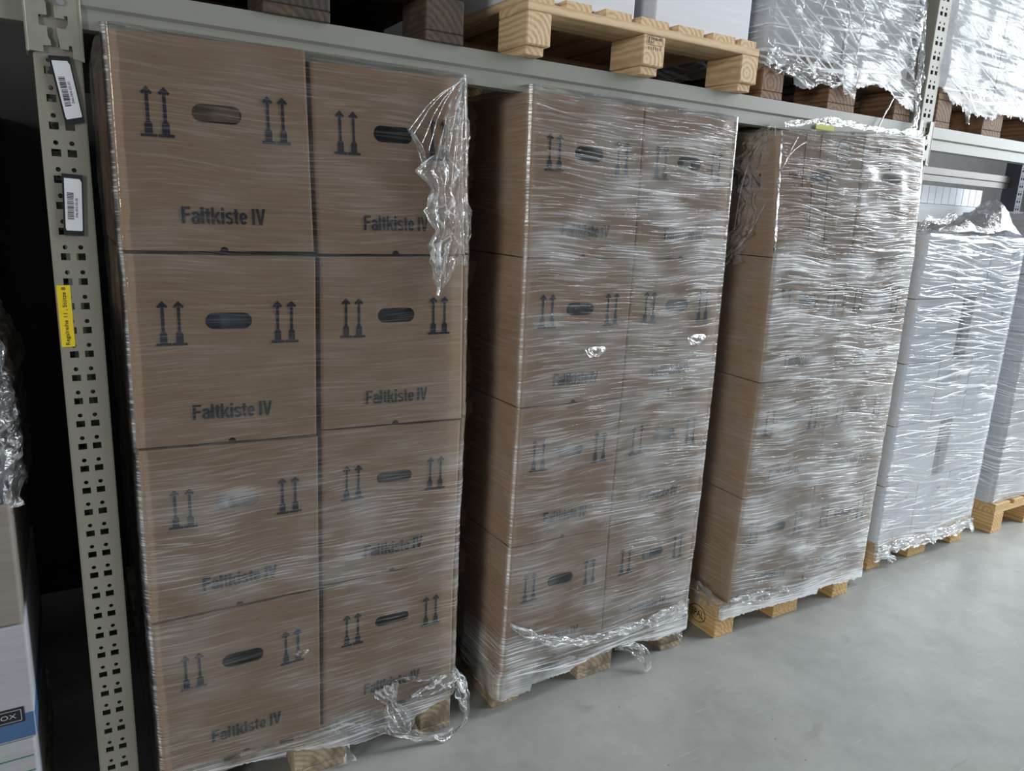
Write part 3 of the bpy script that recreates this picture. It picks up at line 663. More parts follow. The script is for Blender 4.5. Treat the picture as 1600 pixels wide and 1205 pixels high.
# puncture in the bottom left carton of the first stack
t, W, w, h = K[(1, 'A4')]
pu = circle(0, 0, 1, 9); V = [W(.335 + .013 * p[0] * (1 + .3 * random.uniform(-1, 1)), .245 + .009 * p[1], -.0010) for p in pu] + [W(.335, .245, -.0010)]
tag(link('puncture', mesh('puncture', V, [(i, (i + 1) % 9, 9) for i in range(9)]), M['kraft_edge'], t), 'torn spot')

# things seen inside the handle holes
def content(label, key, material, cat='packing', w_=.17, name='packing_bundle', dx=0.0, top=.03, crinkle=.006, y=.016):
    t, W, w, h = K[key]; hz = h * .662
    bm = bmesh.new(); bmesh.ops.create_cube(bm, size=1.0); bmesh.ops.subdivide_edges(bm, edges=bm.edges[:], cuts=9, use_grid_fill=True)
    sd = (key[0] * 13 + ord(key[1][0]) * 7 + int(key[1][1]) * 3) % 50
    for v in bm.verts:
        c = v.co; n = fbm(c.x * 9 + sd, c.z * 7 + c.y * 5 + 3)
        v.co = Vector((c.x * w_ * (1 - .15 * abs(c.z)), .075 + c.y * .13 + crinkle * 2 * n, (c.z + .5) * (hz + top - .004) + .004 + (crinkle * fbm(c.x * 12 + 5, c.y * 9) if c.z > .4 else 0)))
    me = bpy.data.meshes.new(name); bm.to_mesh(me); bm.free(); me.polygons.foreach_set('use_smooth', [True] * len(me.polygons))
    o = link(name, me, material); mw = t.location; s = t.rotation_euler.z
    o.location = Vector((mw.x, mw.y, mw.z)) + Vector((dx * math.cos(s), dx * math.sin(s) + y, .002)); o.rotation_euler = (0, 0, s)
    tag(o, label, cat); return o
content('crumpled white paper filling the handle hole, third row left of first brown stack', (1, 'A3'), M['paper'], crinkle=.010)
content('blue-grey plastic behind the handle hole, second row left of first brown stack', (1, 'A2'), M['bluegrey'], name='plastic_bundle')
content('green-grey folder behind the handle hole, second row left of second brown stack', (2, 'A2'), M['greengrey'], name='folder_bundle')
content('white net-like wrap in the handle hole, third row left of second brown stack', (2, 'A3'), M['paper'], crinkle=.012)
content('white roll in the handle hole, third row right of second brown stack', (2, 'B3'), M['paper'], crinkle=.004, name='white_roll')
content('white scrap in the handle hole, top row right of second brown stack', (2, 'B1'), M['paper'], w_=.03, dx=.02, top=.002)
content('pale scrap in the handle hole, bottom row right of second brown stack', (2, 'B4'), M['paper'], w_=.04, dx=.0)
content('light blue plastic in the handle hole, second row left of third brown stack', (3, 'A2'), M['lightblue'], name='plastic_bundle')
content('grey plastic in the handle hole, top row left of third brown stack', (3, 'A1'), M['bluegrey'], name='plastic_bundle')

# ------------------------------------------------------------------ plain cartons
def plain(label, x0, x1, y0, y1, z0, z1, material, group=None, seam=True, name='carton', strip=None):
    t = thing(name, label, 'carton', ((x0 + x1) / 2, (y0 + y1) / 2, z0), group=group)
    w, d, h = (x1 - x0) / 2, (y1 - y0) / 2, z1 - z0
    link('body', box_me('body', -w, w, -d, d, 0, h, .004, 2), material, t)
    if seam: link('packing_tape', box_me('packing_tape', -.025, .025, -d - .0006, d + .0006, h - .06, h + .0006), strip or material, t)
    return t
# white stack right of the upright: five rows, three or two across
zr = [.146, .415, .692, .969, 1.246, 1.515]
rown = ['bottom', 'second lowest', 'middle', 'second highest', 'top']
for r in range(5):
    cols = [(3.012, 3.278), (3.284, 3.53), (3.536, 3.795)] if r % 2 == 0 else [(3.014, 3.372), (3.467, 3.797)]
    nm = ['left', 'middle', 'right'] if len(cols) == 3 else ['left', 'right']
    for c, s_ in zip(cols, nm):
        tt = plain(f'white shipping carton, {rown[r]} row {s_} of the wrapped white stack', c[0], c[1], .048, .50, zr[r] + .001, zr[r + 1] - .002, M['white'], 'white cartons of the wrapped stack', seam=False)
        w = (c[1] - c[0]) / 2
        print_on(tt, 'small_print', [(w - .09, .20, w - .06, .20, .006), (w - .09, .19, w - .07, .19, .004)], -.2266, M['inkdark'])
for r, nm in ((1, 'second lowest'), (3, 'second highest')):
    o = box_obj('gap_shade_filler', (3.376, 3.463, .075, .40, zr[r] + .003, zr[r + 1] - .004), M['darkbundle_shade'], None, .002)  # dark block added so the carton gap reads as shaded
    tag(o, f'added shade filler between the cartons in the {nm} row of the white stack', 'filler')
# far right stack of flat cartons, slightly staggered
ORD = ['first', 'second', 'third', 'fourth', 'fifth', 'sixth', 'seventh', 'eighth', 'ninth', 'tenth', 'eleventh', 'twelfth']
zr5 = [.165, .32, .455, .59, .74, .91, 1.06, 1.20, 1.34, 1.48, 1.63]
for r in range(10):
    dx = (-.012, .014, 0, -.01, .012, .016, -.006, .008, -.01, .004)[r]
    tt = plain(f'flat white carton, {ORD[r]} layer from the floor, left column of the far right stack', 4.02 + dx, 4.42 + dx, .078, .48, zr5[r] + .001, zr5[r + 1] - .002, M['greycarton'], 'flat cartons of the far right stack', seam=False)
    plain(f'flat white carton, {ORD[r]} layer from the floor, right column of the far right stack', 4.426 + dx, 4.83 + dx, .078, .48, zr5[r] + .001, zr5[r + 1] - .002, M['greycarton'], 'flat cartons of the far right stack', seam=False)
    me = mesh('triangle_mark', [(-.2007, -.07, .05), (-.2007, -.05, .05), (-.2007, -.06, .07)], [(0, 1, 2)]); link('triangle_mark', me, M['ink'], tt)
# left edge stack
LX = -.152
pL = pallet('wooden pallet under the cartons at the left edge', -.95, -.155, -.03, 0, 'old', depth=.62)
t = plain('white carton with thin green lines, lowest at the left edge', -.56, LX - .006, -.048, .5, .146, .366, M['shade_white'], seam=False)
for z in (.176, .072, .130): pass
for zz, dz in ((.322, 0), (.285, 0), (.25, 0)):
    print_on(t, 'green_line', [(-.2, zz - .146, .197, zz - .146 + .001, .003)], -.2746, M['green'])
me = [(.2017, -.24, .20), (.2017, -.24, .204), (.2017, .10, .10), (.2017, .10, .104)]
link('green_line', mesh('green_line', me, [(0, 1, 3, 2)]), M['green'], t)
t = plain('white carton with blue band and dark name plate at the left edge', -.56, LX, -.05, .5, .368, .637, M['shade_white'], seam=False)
wl, dl = (LX + .56) / 2, .275
bd = box_obj('blue_band', (-wl - .0008, wl + .0008, -dl - .0008, dl + .0008, .001, .066), M['blue'], t, .004)
npl = box_obj('name_plate', (wl - .22, wl - .018, -dl - .0022, -dl - .0004, .045, .081), M['black'], t, .0005)
x1p, z0p = .101, 0
print_on(npl, 'plate_frame', [(-.095, -.013, .095, -.013, .0012), (-.095, .013, .095, .013, .0012), (.095, -.013, .095, .013, .0012), (-.095, -.013, -.095, .013, .0012)], -.0016, M['silverink'])
v, f = text_fit('BOX', .038, .0105, .0); link('lettering', mesh('lettering', [(x + .048, -.0016, y - .005) for x, y in v], f), M['silverink'], npl)
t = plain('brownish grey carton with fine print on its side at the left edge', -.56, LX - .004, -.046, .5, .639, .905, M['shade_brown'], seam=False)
print_on(t, 'side_print', [(0, 0, .001, .001, .001)], -.2752, M['inkdark'])
segs = [(.2025, -.21 + .045 * k, .22 - .035 * (k % 4)) for k in range(5)]
V, F = [], []
for x, y, z in segs:
    b = len(V); V += [(x, y, z), (x, y + .05, z - .004), (x, y + .05, z), (x, y, z + .004)]; F.append((b, b + 1, b + 2, b + 3))
link('side_print', mesh('side_print', V, F), M['inkdark'], t)
# dark film-covered bundle on top
bm = bmesh.new(); bmesh.ops.create_cube(bm, size=1.0); bmesh.ops.subdivide_edges(bm, edges=bm.edges[:], cuts=14, use_grid_fill=True)
for v_ in bm.verts:
    c = v_.co.copy(); n = fbm(c.x * 8 + 2, c.z * 8 + c.y * 6)
    rr = 1 - .5 * max(0, c.z) ** 2 * (abs(c.x) + abs(c.y))
    v_.co = Vector((-.36 + c.x * .40 * rr + .02 * n, .22 + c.y * .52 * rr + .02 * n, .907 + (c.z + .5) * (.36 + .03 * n * (c.z + .5))))
me = bpy.data.meshes.new('bundle'); bm.to_mesh(me); bm.free(); me.polygons.foreach_set('use_smooth', [True] * len(me.polygons))
tag(link('wrapped_bundle', me, M['darkbundle_shade']), 'dark grey bundle bagged in clear film on the left edge stack', 'bundle')
# stack of dark boards behind the left upright
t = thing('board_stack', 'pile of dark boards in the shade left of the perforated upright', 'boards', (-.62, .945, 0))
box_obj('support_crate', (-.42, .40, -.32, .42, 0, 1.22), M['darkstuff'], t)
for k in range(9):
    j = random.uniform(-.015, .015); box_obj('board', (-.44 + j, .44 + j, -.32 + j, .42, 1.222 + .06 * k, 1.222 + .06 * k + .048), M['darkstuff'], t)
# white cartons on the pine pallet
zt = BEAM_T + .144
plain('large white carton, left one on the pale pine pallet', 1.01, 1.385, .012, .55, zt + .001, zt + .42, M['white'], 'white cartons on the pine pallet', strip=M['label'])
plain('large white carton, right one on the pale pine pallet', 1.452, 1.825, .004, .55, zt + .001, zt + .46, M['white'], 'white cartons on the pine pallet', strip=M['label'])
plain('dark carton on the dirty pallet above the first brown stack', .06, .84, .02, .8, zt + .001, zt + .5, M['browncarton'])
# wrapped loads upstairs
for x0, x1, tagl in ((1.91, 2.66, 'beside the upright'), (2.86, 3.64, 'right of the upright')):
    xm = (x0 + x1) / 2
    plain(f'white carton under film, left one on the pallet {tagl}', x0, xm - .003, .015, .6, zt + .001, zt + .42, M['greycarton'], 'white cartons under film on the beam', seam=False)
    plain(f'white carton under film, right one on the pallet {tagl}', xm + .003, x1, .015, .6, zt + .001, zt + .42, M['greycarton'], 'white cartons under film on the beam', seam=False)
# second rack row seen through the opening: load with a row of thin white panels on it
plain('grey wrapped load under the row of white panels, seen through the rack opening', 3.3, 5.66, 1.30, 2.2, 0, 1.705, M['greycarton'], seam=False, name='pallet_load')
for k in range(12):
    x = 4.78 + .083 * k
    o = link('folded_carton', box_me('folded_carton', -.0405, .0405, 0, .3, 0, .118, .003), M['white']); o.location = (x, 1.31, 1.707)
    tag(o, f'thin white panel, {ORD[k]} from the left in the row behind the rack opening', 'panel', 'white panels behind the rack opening')

# ------------------------------------------------------------------ stretch film
def film(label, rows, plane, depth, mat_, zbot, ztop, off=.007, name='stretch_film', haze=None, gloss=None, cover_left=.22, fold=.05, amp=.0016, foot=None, ns=200, nz=230, r=.012, extra=None, left=True):
    """wrap following the outer silhouette of a stack.  rows: list of (z, xL, xR) from top to bottom; zbot(s), ztop(s): edges"""
    x0, y0, sl = plane
    zz = np.array([q[0] for q in rows])[::-1]; xl = np.array([q[1] for q in rows])[::-1]; xr = np.array([q[2] for q in rows])[::-1]
    w = float(np.mean(xr - xl)) + 2 * off
    total = depth + w + depth
    ss = np.concatenate([np.linspace(0, depth - .03, 26), np.linspace(depth - .028, depth + .028, 22), np.linspace(depth + .03, depth + w - .03, ns), np.linspace(depth + w - .028, depth + w + .028, 22), np.linspace(depth + w + .03, total, 16)])
    vv = np.linspace(0, 1, nz); vv = np.concatenate([vv, [1 + 1e-3]])
    P = np.zeros((len(ss), nz, 3)); UV = np.zeros((len(ss), nz, 2)); hz = np.ones((len(ss), nz)); gs = np.ones((len(ss), nz))
    for i, s in enumerate(ss):
        zb, ztp = zbot(s - depth, w), ztop(s - depth, w)
        z = zb + (ztp - zb) * np.linspace(0, 1, nz)
        L_ = np.interp(z, zz, xl) - off; R_ = np.interp(z, zz, xr) + off
        f = np.clip((s - depth) / w, 0, 1)
        x = L_ + (R_ - L_) * f
        y = y0 + sl * (x - x0) - off
        nx, ny = np.zeros_like(z), -np.ones_like(z)
        if s < depth: y = y + (depth - s); nx, ny = -np.ones_like(z), np.zeros_like(z)
        if s > depth + w: y = y + (s - depth - w); nx, ny = np.ones_like(z), np.zeros_like(z)
        # round the vertical corners
        for e in (depth, depth + w):
            d = abs(s - e)
            if d < .02:
                k = (1 - d / .02) ** 2 * .006
                x = x + (k if e == depth else -k); y = y + k
        d1 = fbm(s * 9 + 3, z * 14 + x0 * 5, 2) * 2 + fbm(s * 2.5, z * 60 + s * 2.0, 2) * 1.2
        dd = np.maximum(amp * (1.2 + d1), .0006)
        if foot is not None: dd = dd - foot(s - depth, w, z)
        P[i, :, 0] = x + nx * dd; P[i, :, 1] = y + ny * dd; P[i, :, 2] = z
        UV[i, :, 0] = s; UV[i, :, 1] = z
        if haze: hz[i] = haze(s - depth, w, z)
        if gloss: gs[i] = gloss(s - depth, w, z)
    root = thing(name, label, 'film', (float(np.mean(xl + xr) / 2), y0, float(P[:, :, 2].min())))
    o = grid_obj('film_sheet', P - np.array(root.location), mat_, root, UV, hz, gs)
    # top fold over the cartons
    n = len(ss); T = np.zeros((n, 8, 3)); top = P[:, -1, :]
    cx = np.array([np.mean(xl + xr) / 2, y0 + depth / 2])
    for k in range(8):
        a = k / 7
        T[:, k, :2] = top[:, :2] + (cx - top[:, :2]) * a * np.clip(fold / np.linalg.norm(cx - top[:, :2], axis=1), 0, 1)[:, None]
        T[:, k, 2] = top[:, 2] + .004 * math.sin(a * math.pi) + .006 * a * fbm(ss * 30, ss * 0 + k * .7)
    grid_obj('film_fold', T - np.array(root.location), mat_, root, None, 1.3, 1.2)
    return root
def jag(s, a=.006, f=40): return a * fbm(s * f, 1.7) + a * .6 * vnoise(s * f * 4, 5.1)

r1 = [(1.84, .079, .853), (1.41, .081, .874), (1.40, .083, .873), (.98, .081, .880), (.97, .084, .878), (.56, .084, .872), (.15, .089, .873), (0, .09, .875)]
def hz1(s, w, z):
    return .36 + .42 / (1 + np.exp((z - .95) / .04)) + .9 * np.exp(-((s - w) / .05) ** 2) * (z < 1.0) + 2.2 * np.clip((.17 - z) / .04, 0, 1) + .5 * np.exp(-((z - .70) / .14) ** 2) + 4.0 * np.exp(-((s) / .0038) ** 2)  # last term paints a white glint line down the left corner
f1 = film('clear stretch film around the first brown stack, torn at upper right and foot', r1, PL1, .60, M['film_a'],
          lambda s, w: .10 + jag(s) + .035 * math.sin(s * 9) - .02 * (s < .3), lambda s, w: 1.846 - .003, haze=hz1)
r2 = [(1.84, 1.034, 1.807), (1.41, 1.043, 1.817), (.985, 1.046, 1.827), (.56, 1.040, 1.826), (.147, 1.032, 1.818), (.13, 1.024, 1.828), (0, 1.022, 1.83)]
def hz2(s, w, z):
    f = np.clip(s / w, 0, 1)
    return np.where(s < -.01, .3, .55) + .75 * f + .35 * (z > 1.41) * (s > 0) * (z < 1.6) + 3.0 * np.exp(-(s / .0038) ** 2) + 1.9 * np.clip((.19 + .10 * np.exp(-((f - .1) / .3) ** 2) - z) / .06, 0, 1) * (s > -.25)  # narrow peak at the left corner is a painted glint
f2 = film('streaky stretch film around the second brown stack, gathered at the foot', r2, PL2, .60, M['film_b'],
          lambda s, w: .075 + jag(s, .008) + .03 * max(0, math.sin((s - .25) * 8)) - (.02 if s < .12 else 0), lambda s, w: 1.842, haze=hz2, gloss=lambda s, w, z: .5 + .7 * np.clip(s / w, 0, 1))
r3 = [(1.85, 1.962, 2.690), (1.62, 1.99, 2.72), (1.418, 2.010, 2.743), (.985, 2.022, 2.748), (.56, 2.011, 2.744), (.15, 2.003, 2.748), (.13, 1.963, 2.75), (0, 1.963, 2.752)]
def hz3(s, w, z):
    f = np.clip(s / w, 0, 1)
    return np.where(s < 0, .25, .85 + .4 * f - .5 * (z > 1.43) * (f < .55) + .5 * np.exp(-((z - 1.3) / .2) ** 2) + .3 * np.exp(-((z - .4) / .15) ** 2) + 2.5 * np.clip((.17 - z) / .05, 0, 1))
f3 = film('dense streaky stretch film around the third brown stack', r3, PL3, .58, M['film_c'],
          lambda s, w: .085 + jag(s, .010) + (.02 if s > .5 else 0), lambda s, w: 1.822 + .035 * np.clip(s / w, 0, 1), haze=hz3, gloss=lambda s, w, z: np.where(s < 0, .3, .8 + .6 * np.clip(s / w, 0, 1)))
r4 = [(1.53, 3.012, 3.797), (.15, 3.014, 3.797), (.13, 3.022, 3.803), (0, 3.022, 3.803)]
def hz4(s, w, z): return np.where(s < 0, .25, 1.0 + 1.8 * np.clip((.18 - z) / .05, 0, 1) + .5 * np.exp(-((z - 1.45) / .12) ** 2))
f4 = film('bright white-streaked stretch film around the white carton stack', r4, (3.0, .048, 0), .45, M['film_d'],
          lambda s, w: .055 + jag(s, .014, 30) + .03 * (s > .12), lambda s, w: 1.517, haze=hz4, gloss=lambda s, w, z: np.where(s < 0, .3, 1.0), fold=.25)
r5 = [(1.65, 4.02, 4.83), (.9, 4.02, 4.83), (.15, 4.02, 4.83)]
f5 = film('white-streaked stretch film around the far right carton stack', r5, (4.0, .078, 0), .40, M['film_d'],
          lambda s, w: .166 + jag(s, .006), lambda s, w: 1.635, off=.02, haze=lambda s, w, z: np.where(s < -.1, .4, 1.0 + .6 * np.exp(-((z - .3) / .12) ** 2)), fold=.2)
ru2 = [(2.6, 1.908, 2.662), (2.06, 1.908, 2.668), (2.03, 1.895, 2.70), (1.9, 1.895, 2.70)]
def zu2(s, w):
    if s < 0 or s > w: return 1.99 + jag(s, .01)
    f = s / w; return 2.0 + .012 * math.sin(f * 20) - .035 * (.18 < f < .30) - .03 * (.47 < f < .56) - .06 * max(0, (f - .8) / .2) + jag(s, .016, 34)
f6 = film('crinkled stretch film over the load on the beam beside the upright', ru2, (1.9, .001, 0), .55, M['film_f'], zu2, lambda s, w: 2.478, haze=lambda s, w, z: .9 + 1.2 * np.clip((2.06 - z) / .03, 0, 1), gloss=lambda s, w, z: .36 + 0 * z, amp=.0045, ns=160, nz=150)
ru3 = [(2.6, 2.858, 3.645), (2.06, 2.856, 3.645), (2.03, 2.846, 3.655), (1.9, 2.846, 3.655)]
def zu3(s, w):
    if s < 0 or s > w: return 2.05 + jag(s, .01)
    f = s / w; return 1.995 + .06 * max(0, (.12 - f) / .12) - .02 * (.2 < f < .5) + jag(s, .022, 40)
f7 = film('crinkled stretch film over the load on the beam right of the upright', ru3, (2.85, .001, 0), .55, M['film_f'], zu3, lambda s, w: 2.478, haze=lambda s, w, z: 1.0 + 1.2 * np.clip((2.06 - z) / .03, 0, 1), gloss=lambda s, w, z: .22 + 0 * z, amp=.0045, ns=160, nz=150)

# loose film: torn flaps, strands, bunched tails
def smooth(pts, k=2):
    p = np.array(pts, float)
    for _ in range(k):
        q = np.empty((2 * len(p) - 2, p.shape[1])); q[0::2] = .75 * p[:-1] + .25 * p[1:]; q[1::2] = .25 * p[:-1] + .75 * p[1:]
        p = np.vstack([p[:1], q, p[-1:]])
    return p
def ribbon(parent, name, pts, widths, wdir, crumple=.01, nu=60, nv=14, haze=1.4, gloss=1.4, mat_=None, freq=30, seed=0.0):
    """crumpled strip along a polyline"""
    pw = smooth(np.c_[np.array(pts, float), widths]); pts, widths = pw[:, :3], pw[:, 3]; d = np.r_[0, np.cumsum(np.linalg.norm(np.diff(pts, axis=0), axis=1))]; t = np.linspace(0, d[-1], nu)
    C = np.stack([np.interp(t, d, pts[:, k]) for k in range(3)], -1); Wd = np.interp(t, d, widths) * (1 + .9 * fbm(t * 22 + seed, t * 0 + seed * 2)); wd = np.array(wdir, float)
    P = np.zeros((nu, nv, 3))
    nrm = np.cross(wd, C[-1] - C[0]); nrm /= np.linalg.norm(nrm) + 1e-9
    for j in range(nv):
        a = j / (nv - 1) - .5
        n1 = fbm(t * freq + seed, np.full(nu, a * 5 + seed)); n2 = fbm(t * freq * .7 + 9 + seed, np.full(nu, a * 7 + 4 + seed))
        pl = np.sin(a * 26 + 3 * np.sin(t * 18 + seed)) * .35
        P[:, j] = C + wd * (Wd * a + crumple * .6 * n2)[:, None] + nrm * (crumple * (n1 + pl))[:, None]
    loc = np.array(parent.location)
    o = grid_obj(name, P - loc, mat_ or M['film_e'], parent, None, haze, gloss); return o
def strand(parent, pts, r=.0012, name='film_strand', hz=4.0):
    pts = smooth(pts); d = np.r_[0, np.cumsum(np.linalg.norm(np.diff(pts, axis=0), axis=1))]; n = max(8, int(d[-1] / .02)); t = np.linspace(0, d[-1], n)
    C = np.stack([np.interp(t, d, pts[:, k]) for k in range(3)], -1)
    C[:, 0] += .002 * fbm(t * 25, t * 0 + pts[0, 2] * 9); C[:, 1] += .001 * fbm(t * 25, t * 0 + 3)
    P = np.zeros((n, 7, 3)); T = C[-1] - C[0]; T /= np.linalg.norm(T); A = np.cross(T, [0, 1, 0]); A /= np.linalg.norm(A) + 1e-9; B = np.cross(T, A)
    rad = r * (1 + .5 * fbm(t * 40, t * 0 + pts[0, 0] * 10))
    for j in range(7):
        a = 2 * math.pi * j / 6; P[:, j] = C + rad[:, None] * (math.cos(a) * A + math.sin(a) * B)
    return grid_obj(name, P - np.array(parent.location), M['film_e'], parent, None, hz, 1.5)

yA = -.037
# first stack: torn sheet hanging from the upper right corner
ribbon(f1, 'torn_flap', [(.842, yA, 1.832), (.806, yA - .004, 1.72), (.783, yA - .006, 1.63), (.800, yA - .005, 1.50), (.800, yA - .006, 1.40), (.792, yA - .004, 1.33)], [.01, .06, .095, .105, .09, .015], (1, 0, 0), .011, 120, 26, 1.3, 1.6, freq=32)
ribbon(f1, 'torn_flap', [(.846, yA, 1.83), (.838, yA - .003, 1.68), (.848, yA - .003, 1.52), (.850, yA - .004, 1.385)], [.008, .04, .05, .035], (1, 0, 0), .007, 90, 18, .9, 1.4, freq=26, seed=4)
for k, (xe, ze) in enumerate(((.700, 1.70), (.712, 1.692), (.735, 1.675), (.752, 1.66), (.77, 1.62), (.805, 1.66), (.815, 1.58), (.825, 1.62), (.835, 1.55))):
    xs = .845 - .004 * (k % 4)
    strand(f1, [(xs, yA, 1.832), ((xs + xe) / 2 - .012 * (k < 5), yA - .001, (1.832 + ze) / 2 + .014), (xe, yA - .002, ze)], .0013)
ribbon(f1, 'torn_flap', [(.700, yA, 1.705), (.728, yA - .003, 1.665), (.745, yA - .003, 1.62)], [.012, .03, .02], (.7, 0, .7), .006, 40, 10, 1.0, 1.5, seed=2)
strand(f1, [(.790, yA, 1.335), (.784, yA - .002, 1.31)], .004)
# first stack: torn film and loop at the right foot
ribbon(f1, 'torn_flap', [(.655, -.036, .225), (.672, -.040, .16), (.70, -.045, .10), (.722, -.046, .058)], [.05, .075, .07, .02], (.94, 0, .2), .014, 70, 22, 1.5, 1.6, seed=3)
ribbon(f1, 'torn_flap', [(.50, -.022, .13), (.60, -.026, .105), (.70, -.040, .060), (.79, -.055, .022), (.86, -.06, .016)], [.025, .025, .028, .03, .035], (0, .1, 1), .008, 90, 10, 1.8, 1.5, seed=6)
ribbon(f1, 'torn_flap', [(.878, -.005, .19), (.893, -.035, .16), (.900, -.055, .10), (.902, -.058, .045), (.868, -.06, .016)], [.03, .05, .06, .06, .035], (.75, .55, .2), .012, 80, 20, 1.6, 1.6, seed=8)
ribbon(f1, 'torn_flap', [(.735, -.032, .160), (.80, -.036, .172), (.87, -.036, .178)], [.02, .035, .06], (0, 0, 1), .010, 60, 16, 1.4, 1.5, seed=5)
ribbon(f1, 'torn_flap', [(.70, -.03, .23), (.75, -.031, .215), (.80, -.032, .200), (.872, -.032, .19)], [.006, .014, .02, .02], (0, 0, 1), .004, 60, 8, 1.6, 1.6, seed=15)
strand(f1, [(.80, -.058, .018), (.82, -.07, .006), (.85, -.066, .012), (.855, -.06, .02)], .003)
ribbon(f1, 'torn_flap', [(.545, -.022, .10), (.548, -.026, .06), (.552, -.03, .012)], [.015, .02, .03], (1, 0, 0), .008, 40, 10, 1.5, 1.5, seed=9)
# holes poked in the film
def poke(parent, c, r=.02):
    a = np.linspace(0, 2 * math.pi, 26); rr = np.linspace(.35, 1, 7); P = np.zeros((26, 7, 3))
    for j, q in enumerate(rr):
        P[:, j, 0] = c[0] + r * q * np.cos(a) * (1.3 + .3 * np.sin(3 * a)); P[:, j, 2] = c[2] + r * q * np.sin(a) * (.8 + .2 * np.cos(2 * a))
        P[:, j, 1] = c[1] - .006 * (1 - q) + .003 * fbm(a * 4, a * 0 + q * 6)
    P[-1] = P[0]
    grid_obj('film_pucker', P - np.array(parent.location), M['film_e'], parent, None, .3, .55)
poke(f1, (.425, -.033, .392), .014); poke(f2, (1.30, -.036, 1.135), .026); poke(f2, (1.715, -.022, 1.15), .028)
# second stack: rope of gathered film low on the front, loop hanging to the floor, corner sheet
ribbon(f2, 'film_rope', [(1.045, -.048, .315), (1.14, -.05, .245), (1.25, -.05, .200), (1.38, -.048, .175), (1.55, -.044, .170), (1.80, -.036, .185)], [.012, .03, .035, .03, .03, .06], (0, 0, 1), .007, 150, 12, 2.0, 1.5, seed=11)
ribbon(f2, 'film_tail', [(1.50, -.014, .10), (1.545, -.03, .092), (1.585, -.055, .065), (1.595, -.07, .012)], [.03, .05, .06, .03], (.55, .35, .5), .012, 60, 18, 1.3, 1.6, seed=13)
ribbon(f2, 'film_tail', [(1.47, -.008, .098), (1.54, -.024, .104), (1.60, -.06, .088), (1.615, -.075, .03), (1.592, -.07, .012)], [.012, .012, .014, .014, .012], (0, .5, 1), .004, 60, 6, 2.4, 1.5, seed=17)
ribbon(f2, 'film_tail', [(1.30, -.006, .10), (1.37, -.014, .082), (1.44, -.016, .088), (1.52, -.01, .105)], [.012, .02, .02, .012], (0, 0, 1), .006, 50, 8, 2.2, 1.4, seed=19)
ribbon(f2, 'film_tail', [(1.74, -.012, .12), (1.80, -.014, .10), (1.822, .01, .08)], [.05, .09, .08], (0, .1, 1), .012, 50, 16, 1.8, 1.5, seed=20)
# third stack: torn sheet hanging off the upper left corner, strands
ribbon(f3, 'torn_flap', [(1.955, .0, 1.835), (1.95, .05, 1.76), (1.962, .07, 1.70), (1.985, .06, 1.56), (1.975, .10, 1.44), (1.975, .16, 1.375)], [.03, .12, .10, .05, .10, .16], (-.25, .97, -.1), .02, 120, 30, .16, .8, seed=21)
for q in ([(1.965, -.01, 1.82), (1.955, .06, 1.74), (1.96, .09, 1.64), (1.97, .11, 1.50)], [(1.962, -.02, 1.83), (1.975, -.03, 1.74), (1.99, -.035, 1.65)], [(2.04, -.05, 1.80), (2.0, -.046, 1.72), (1.985, -.03, 1.655)], [(2.08, -.052, 1.79), (2.02, -.05, 1.755), (1.99, -.046, 1.70)], [(1.99, .0, 1.60), (1.985, .06, 1.47), (1.97, .14, 1.40)]):
    strand(f3, q, .0013)
ribbon(f3, 'film_rope', [(1.968, -.046, 1.815), (1.985, -.047, 1.66), (1.993, -.048, 1.55), (2.002, -.047, 1.43)], [.006, .012, .03, .014], (.8, .5, 0), .006, 120, 9, 2.2, 1.6, seed=22)
ribbon(f3, 'film_rope', [(2.0, -.05, .165), (2.2, -.055, .135), (2.45, -.06, .135), (2.60, -.062, .15), (2.75, -.065, .15)], [.02, .05, .04, .05, .08], (0, 0, 1), .008, 130, 12, 1.9, 1.5, seed=23)
ribbon(f3, 'torn_flap', [(1.955, .25, .16), (1.958, .08, .15), (1.965, -.02, .135), (2.02, -.052, .14)], [.05, .06, .06, .05], (0, 0, 1), .010, 70, 12, 1.6, 1.4, seed=24)
ribbon(f3, 'film_fold', [(1.98, -.045, 1.835), (2.15, -.06, 1.862), (2.30, -.06, 1.86), (2.5, -.06, 1.858), (2.69, -.06, 1.868)], [.02, .03, .02, .02, .025], (0, .4, .9), .008, 120, 8, 1.4, 1.4, seed=25)
# cord of twisted film from the load above
strand(f6, [(2.565, -.012, 1.985), (2.53, -.014, 1.93), (2.50, -.016, 1.885), (2.482, -.018, 1.852)], .003)
ribbon(f6, 'torn_flap', [(2.655, .0, 2.40), (2.685, -.006, 2.20), (2.712, -.012, 2.02), (2.715, -.014, 1.90), (2.69, -.02, 1.86)], [.02, .05, .06, .05, .03], (.9, .3, 0), .014, 120, 18, 1.3, 1.5, seed=31)
ribbon(f6, 'torn_flap', [(1.90, -.006, 2.045), (1.96, -.010, 2.02), (2.06, -.012, 2.005), (2.2, -.012, 1.995), (2.3, -.012, 2.01)], [.06, .07, .06, .05, .04], (0, 0, 1), .016, 120, 16, 1.6, 1.6, seed=32)
ribbon(f7, 'torn_flap', [(3.04, -.008, 1.99), (3.05, -.012, 1.965), (3.055, -.014, 1.94)], [.05, .03, .018], (1, 0, 0), .008, 40, 10, 1.5, 1.5, seed=33)
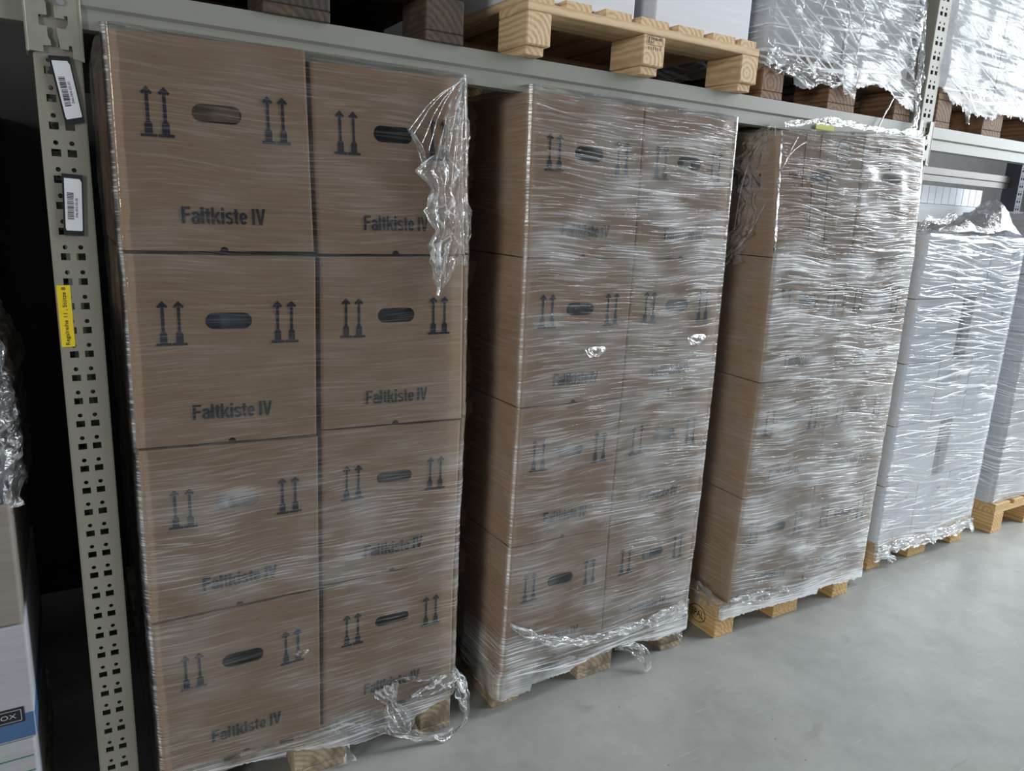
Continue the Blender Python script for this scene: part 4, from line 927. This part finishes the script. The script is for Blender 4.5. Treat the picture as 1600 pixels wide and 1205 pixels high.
# white stack: peaked loose film on top and a curled flap at its left
nu, nv = 90, 50; X = np.linspace(3.03, 3.80, nu); Y = np.linspace(.052, .46, nv); xx, yy = np.meshgrid(X, Y, indexing='ij')
pk = .135 * np.exp(-np.abs((xx - 3.62) / .12) ** 1.3) * np.exp(-np.abs((yy - .14) / .16) ** 1.5) + .03 * np.exp(-((xx - 3.3) / .12) ** 2)
edge = np.minimum(1, np.minimum((xx - 3.03), (3.80 - xx)) / .05) * np.minimum(1, (yy - .045) / .03)
zz_ = 1.520 + (pk + .012 + .03 * fbm(xx * 14, yy * 14) + .012 * fbm(xx * 40, yy * 40)) * np.clip(edge, .05, 1)
grid_obj('loose_top', np.stack([xx, yy, zz_], -1) - np.array(f4.location), M['film_e'], f4, None, 1.2, 1.5)
ribbon(f4, 'curled_flap', [(2.985, .06, 1.535), (3.02, .06, 1.575), (3.10, .07, 1.560), (3.20, .08, 1.575), (3.27, .09, 1.600)], [.08, .07, .03, .05, .03], (0, .7, .5), .012, 80, 14, 1.2, 1.5, seed=41)
ribbon(f4, 'film_rope', [(3.03, .036, .11), (3.2, .036, .105), (3.45, .036, .10), (3.65, .036, .10), (3.81, .036, .115)], [.05, .06, .06, .06, .08], (0, 0, 1), .010, 140, 14, 2.2, 1.6, seed=42)
ribbon(f4, 'film_tail', [(3.10, .05, .075), (3.15, .04, .055), (3.17, .035, .03)], [.05, .05, .03], (1, 0, .3), .012, 30, 10, 1.8, 1.6, seed=43)
ribbon(f4, 'film_tail', [(3.77, .04, .12), (3.81, .03, .08), (3.81, .03, .06)], [.05, .06, .03], (.9, .2, 0), .012, 30, 10, 1.8, 1.6, seed=44)
# left edge stack: bagged bundle
nu, nv = 70, 60; P = np.zeros((nu, nv, 3)); u = np.linspace(0, 1, nu); v = np.linspace(0, 1, nv); uu, vv = np.meshgrid(u, v, indexing='ij')
ang = -math.pi / 2 + (uu - .0) * math.pi * .75; rad = 1 - .55 * np.clip(vv - .55, 0, 1) ** 2 * 2
P[..., 0] = -.345 + .215 * rad * np.sign(np.sin(ang + math.pi / 2)) * np.abs(np.sin(ang + math.pi / 2)) ** .35 + .02 * fbm(uu * 12, vv * 16)
P[..., 1] = .22 - .285 * rad * np.sign(np.cos(ang + math.pi / 2)) * np.abs(np.cos(ang + math.pi / 2)) ** .35 + .018 * fbm(uu * 13 + 4, vv * 15)
P[..., 2] = .90 + vv * .40 + .02 * fbm(uu * 9, vv * 9)
rt_ = thing('stretch_film', 'crinkled clear film bagging the dark bundle at the left edge', 'film', (-.345, .22, .9))
grid_obj('film_sheet', P - np.array(rt_.location), M['film_e'], rt_, None, .55, 1.6)

for o in list(bpy.data.objects):
    for k in ('_w', '_h'):
        if k in o: del o[k]
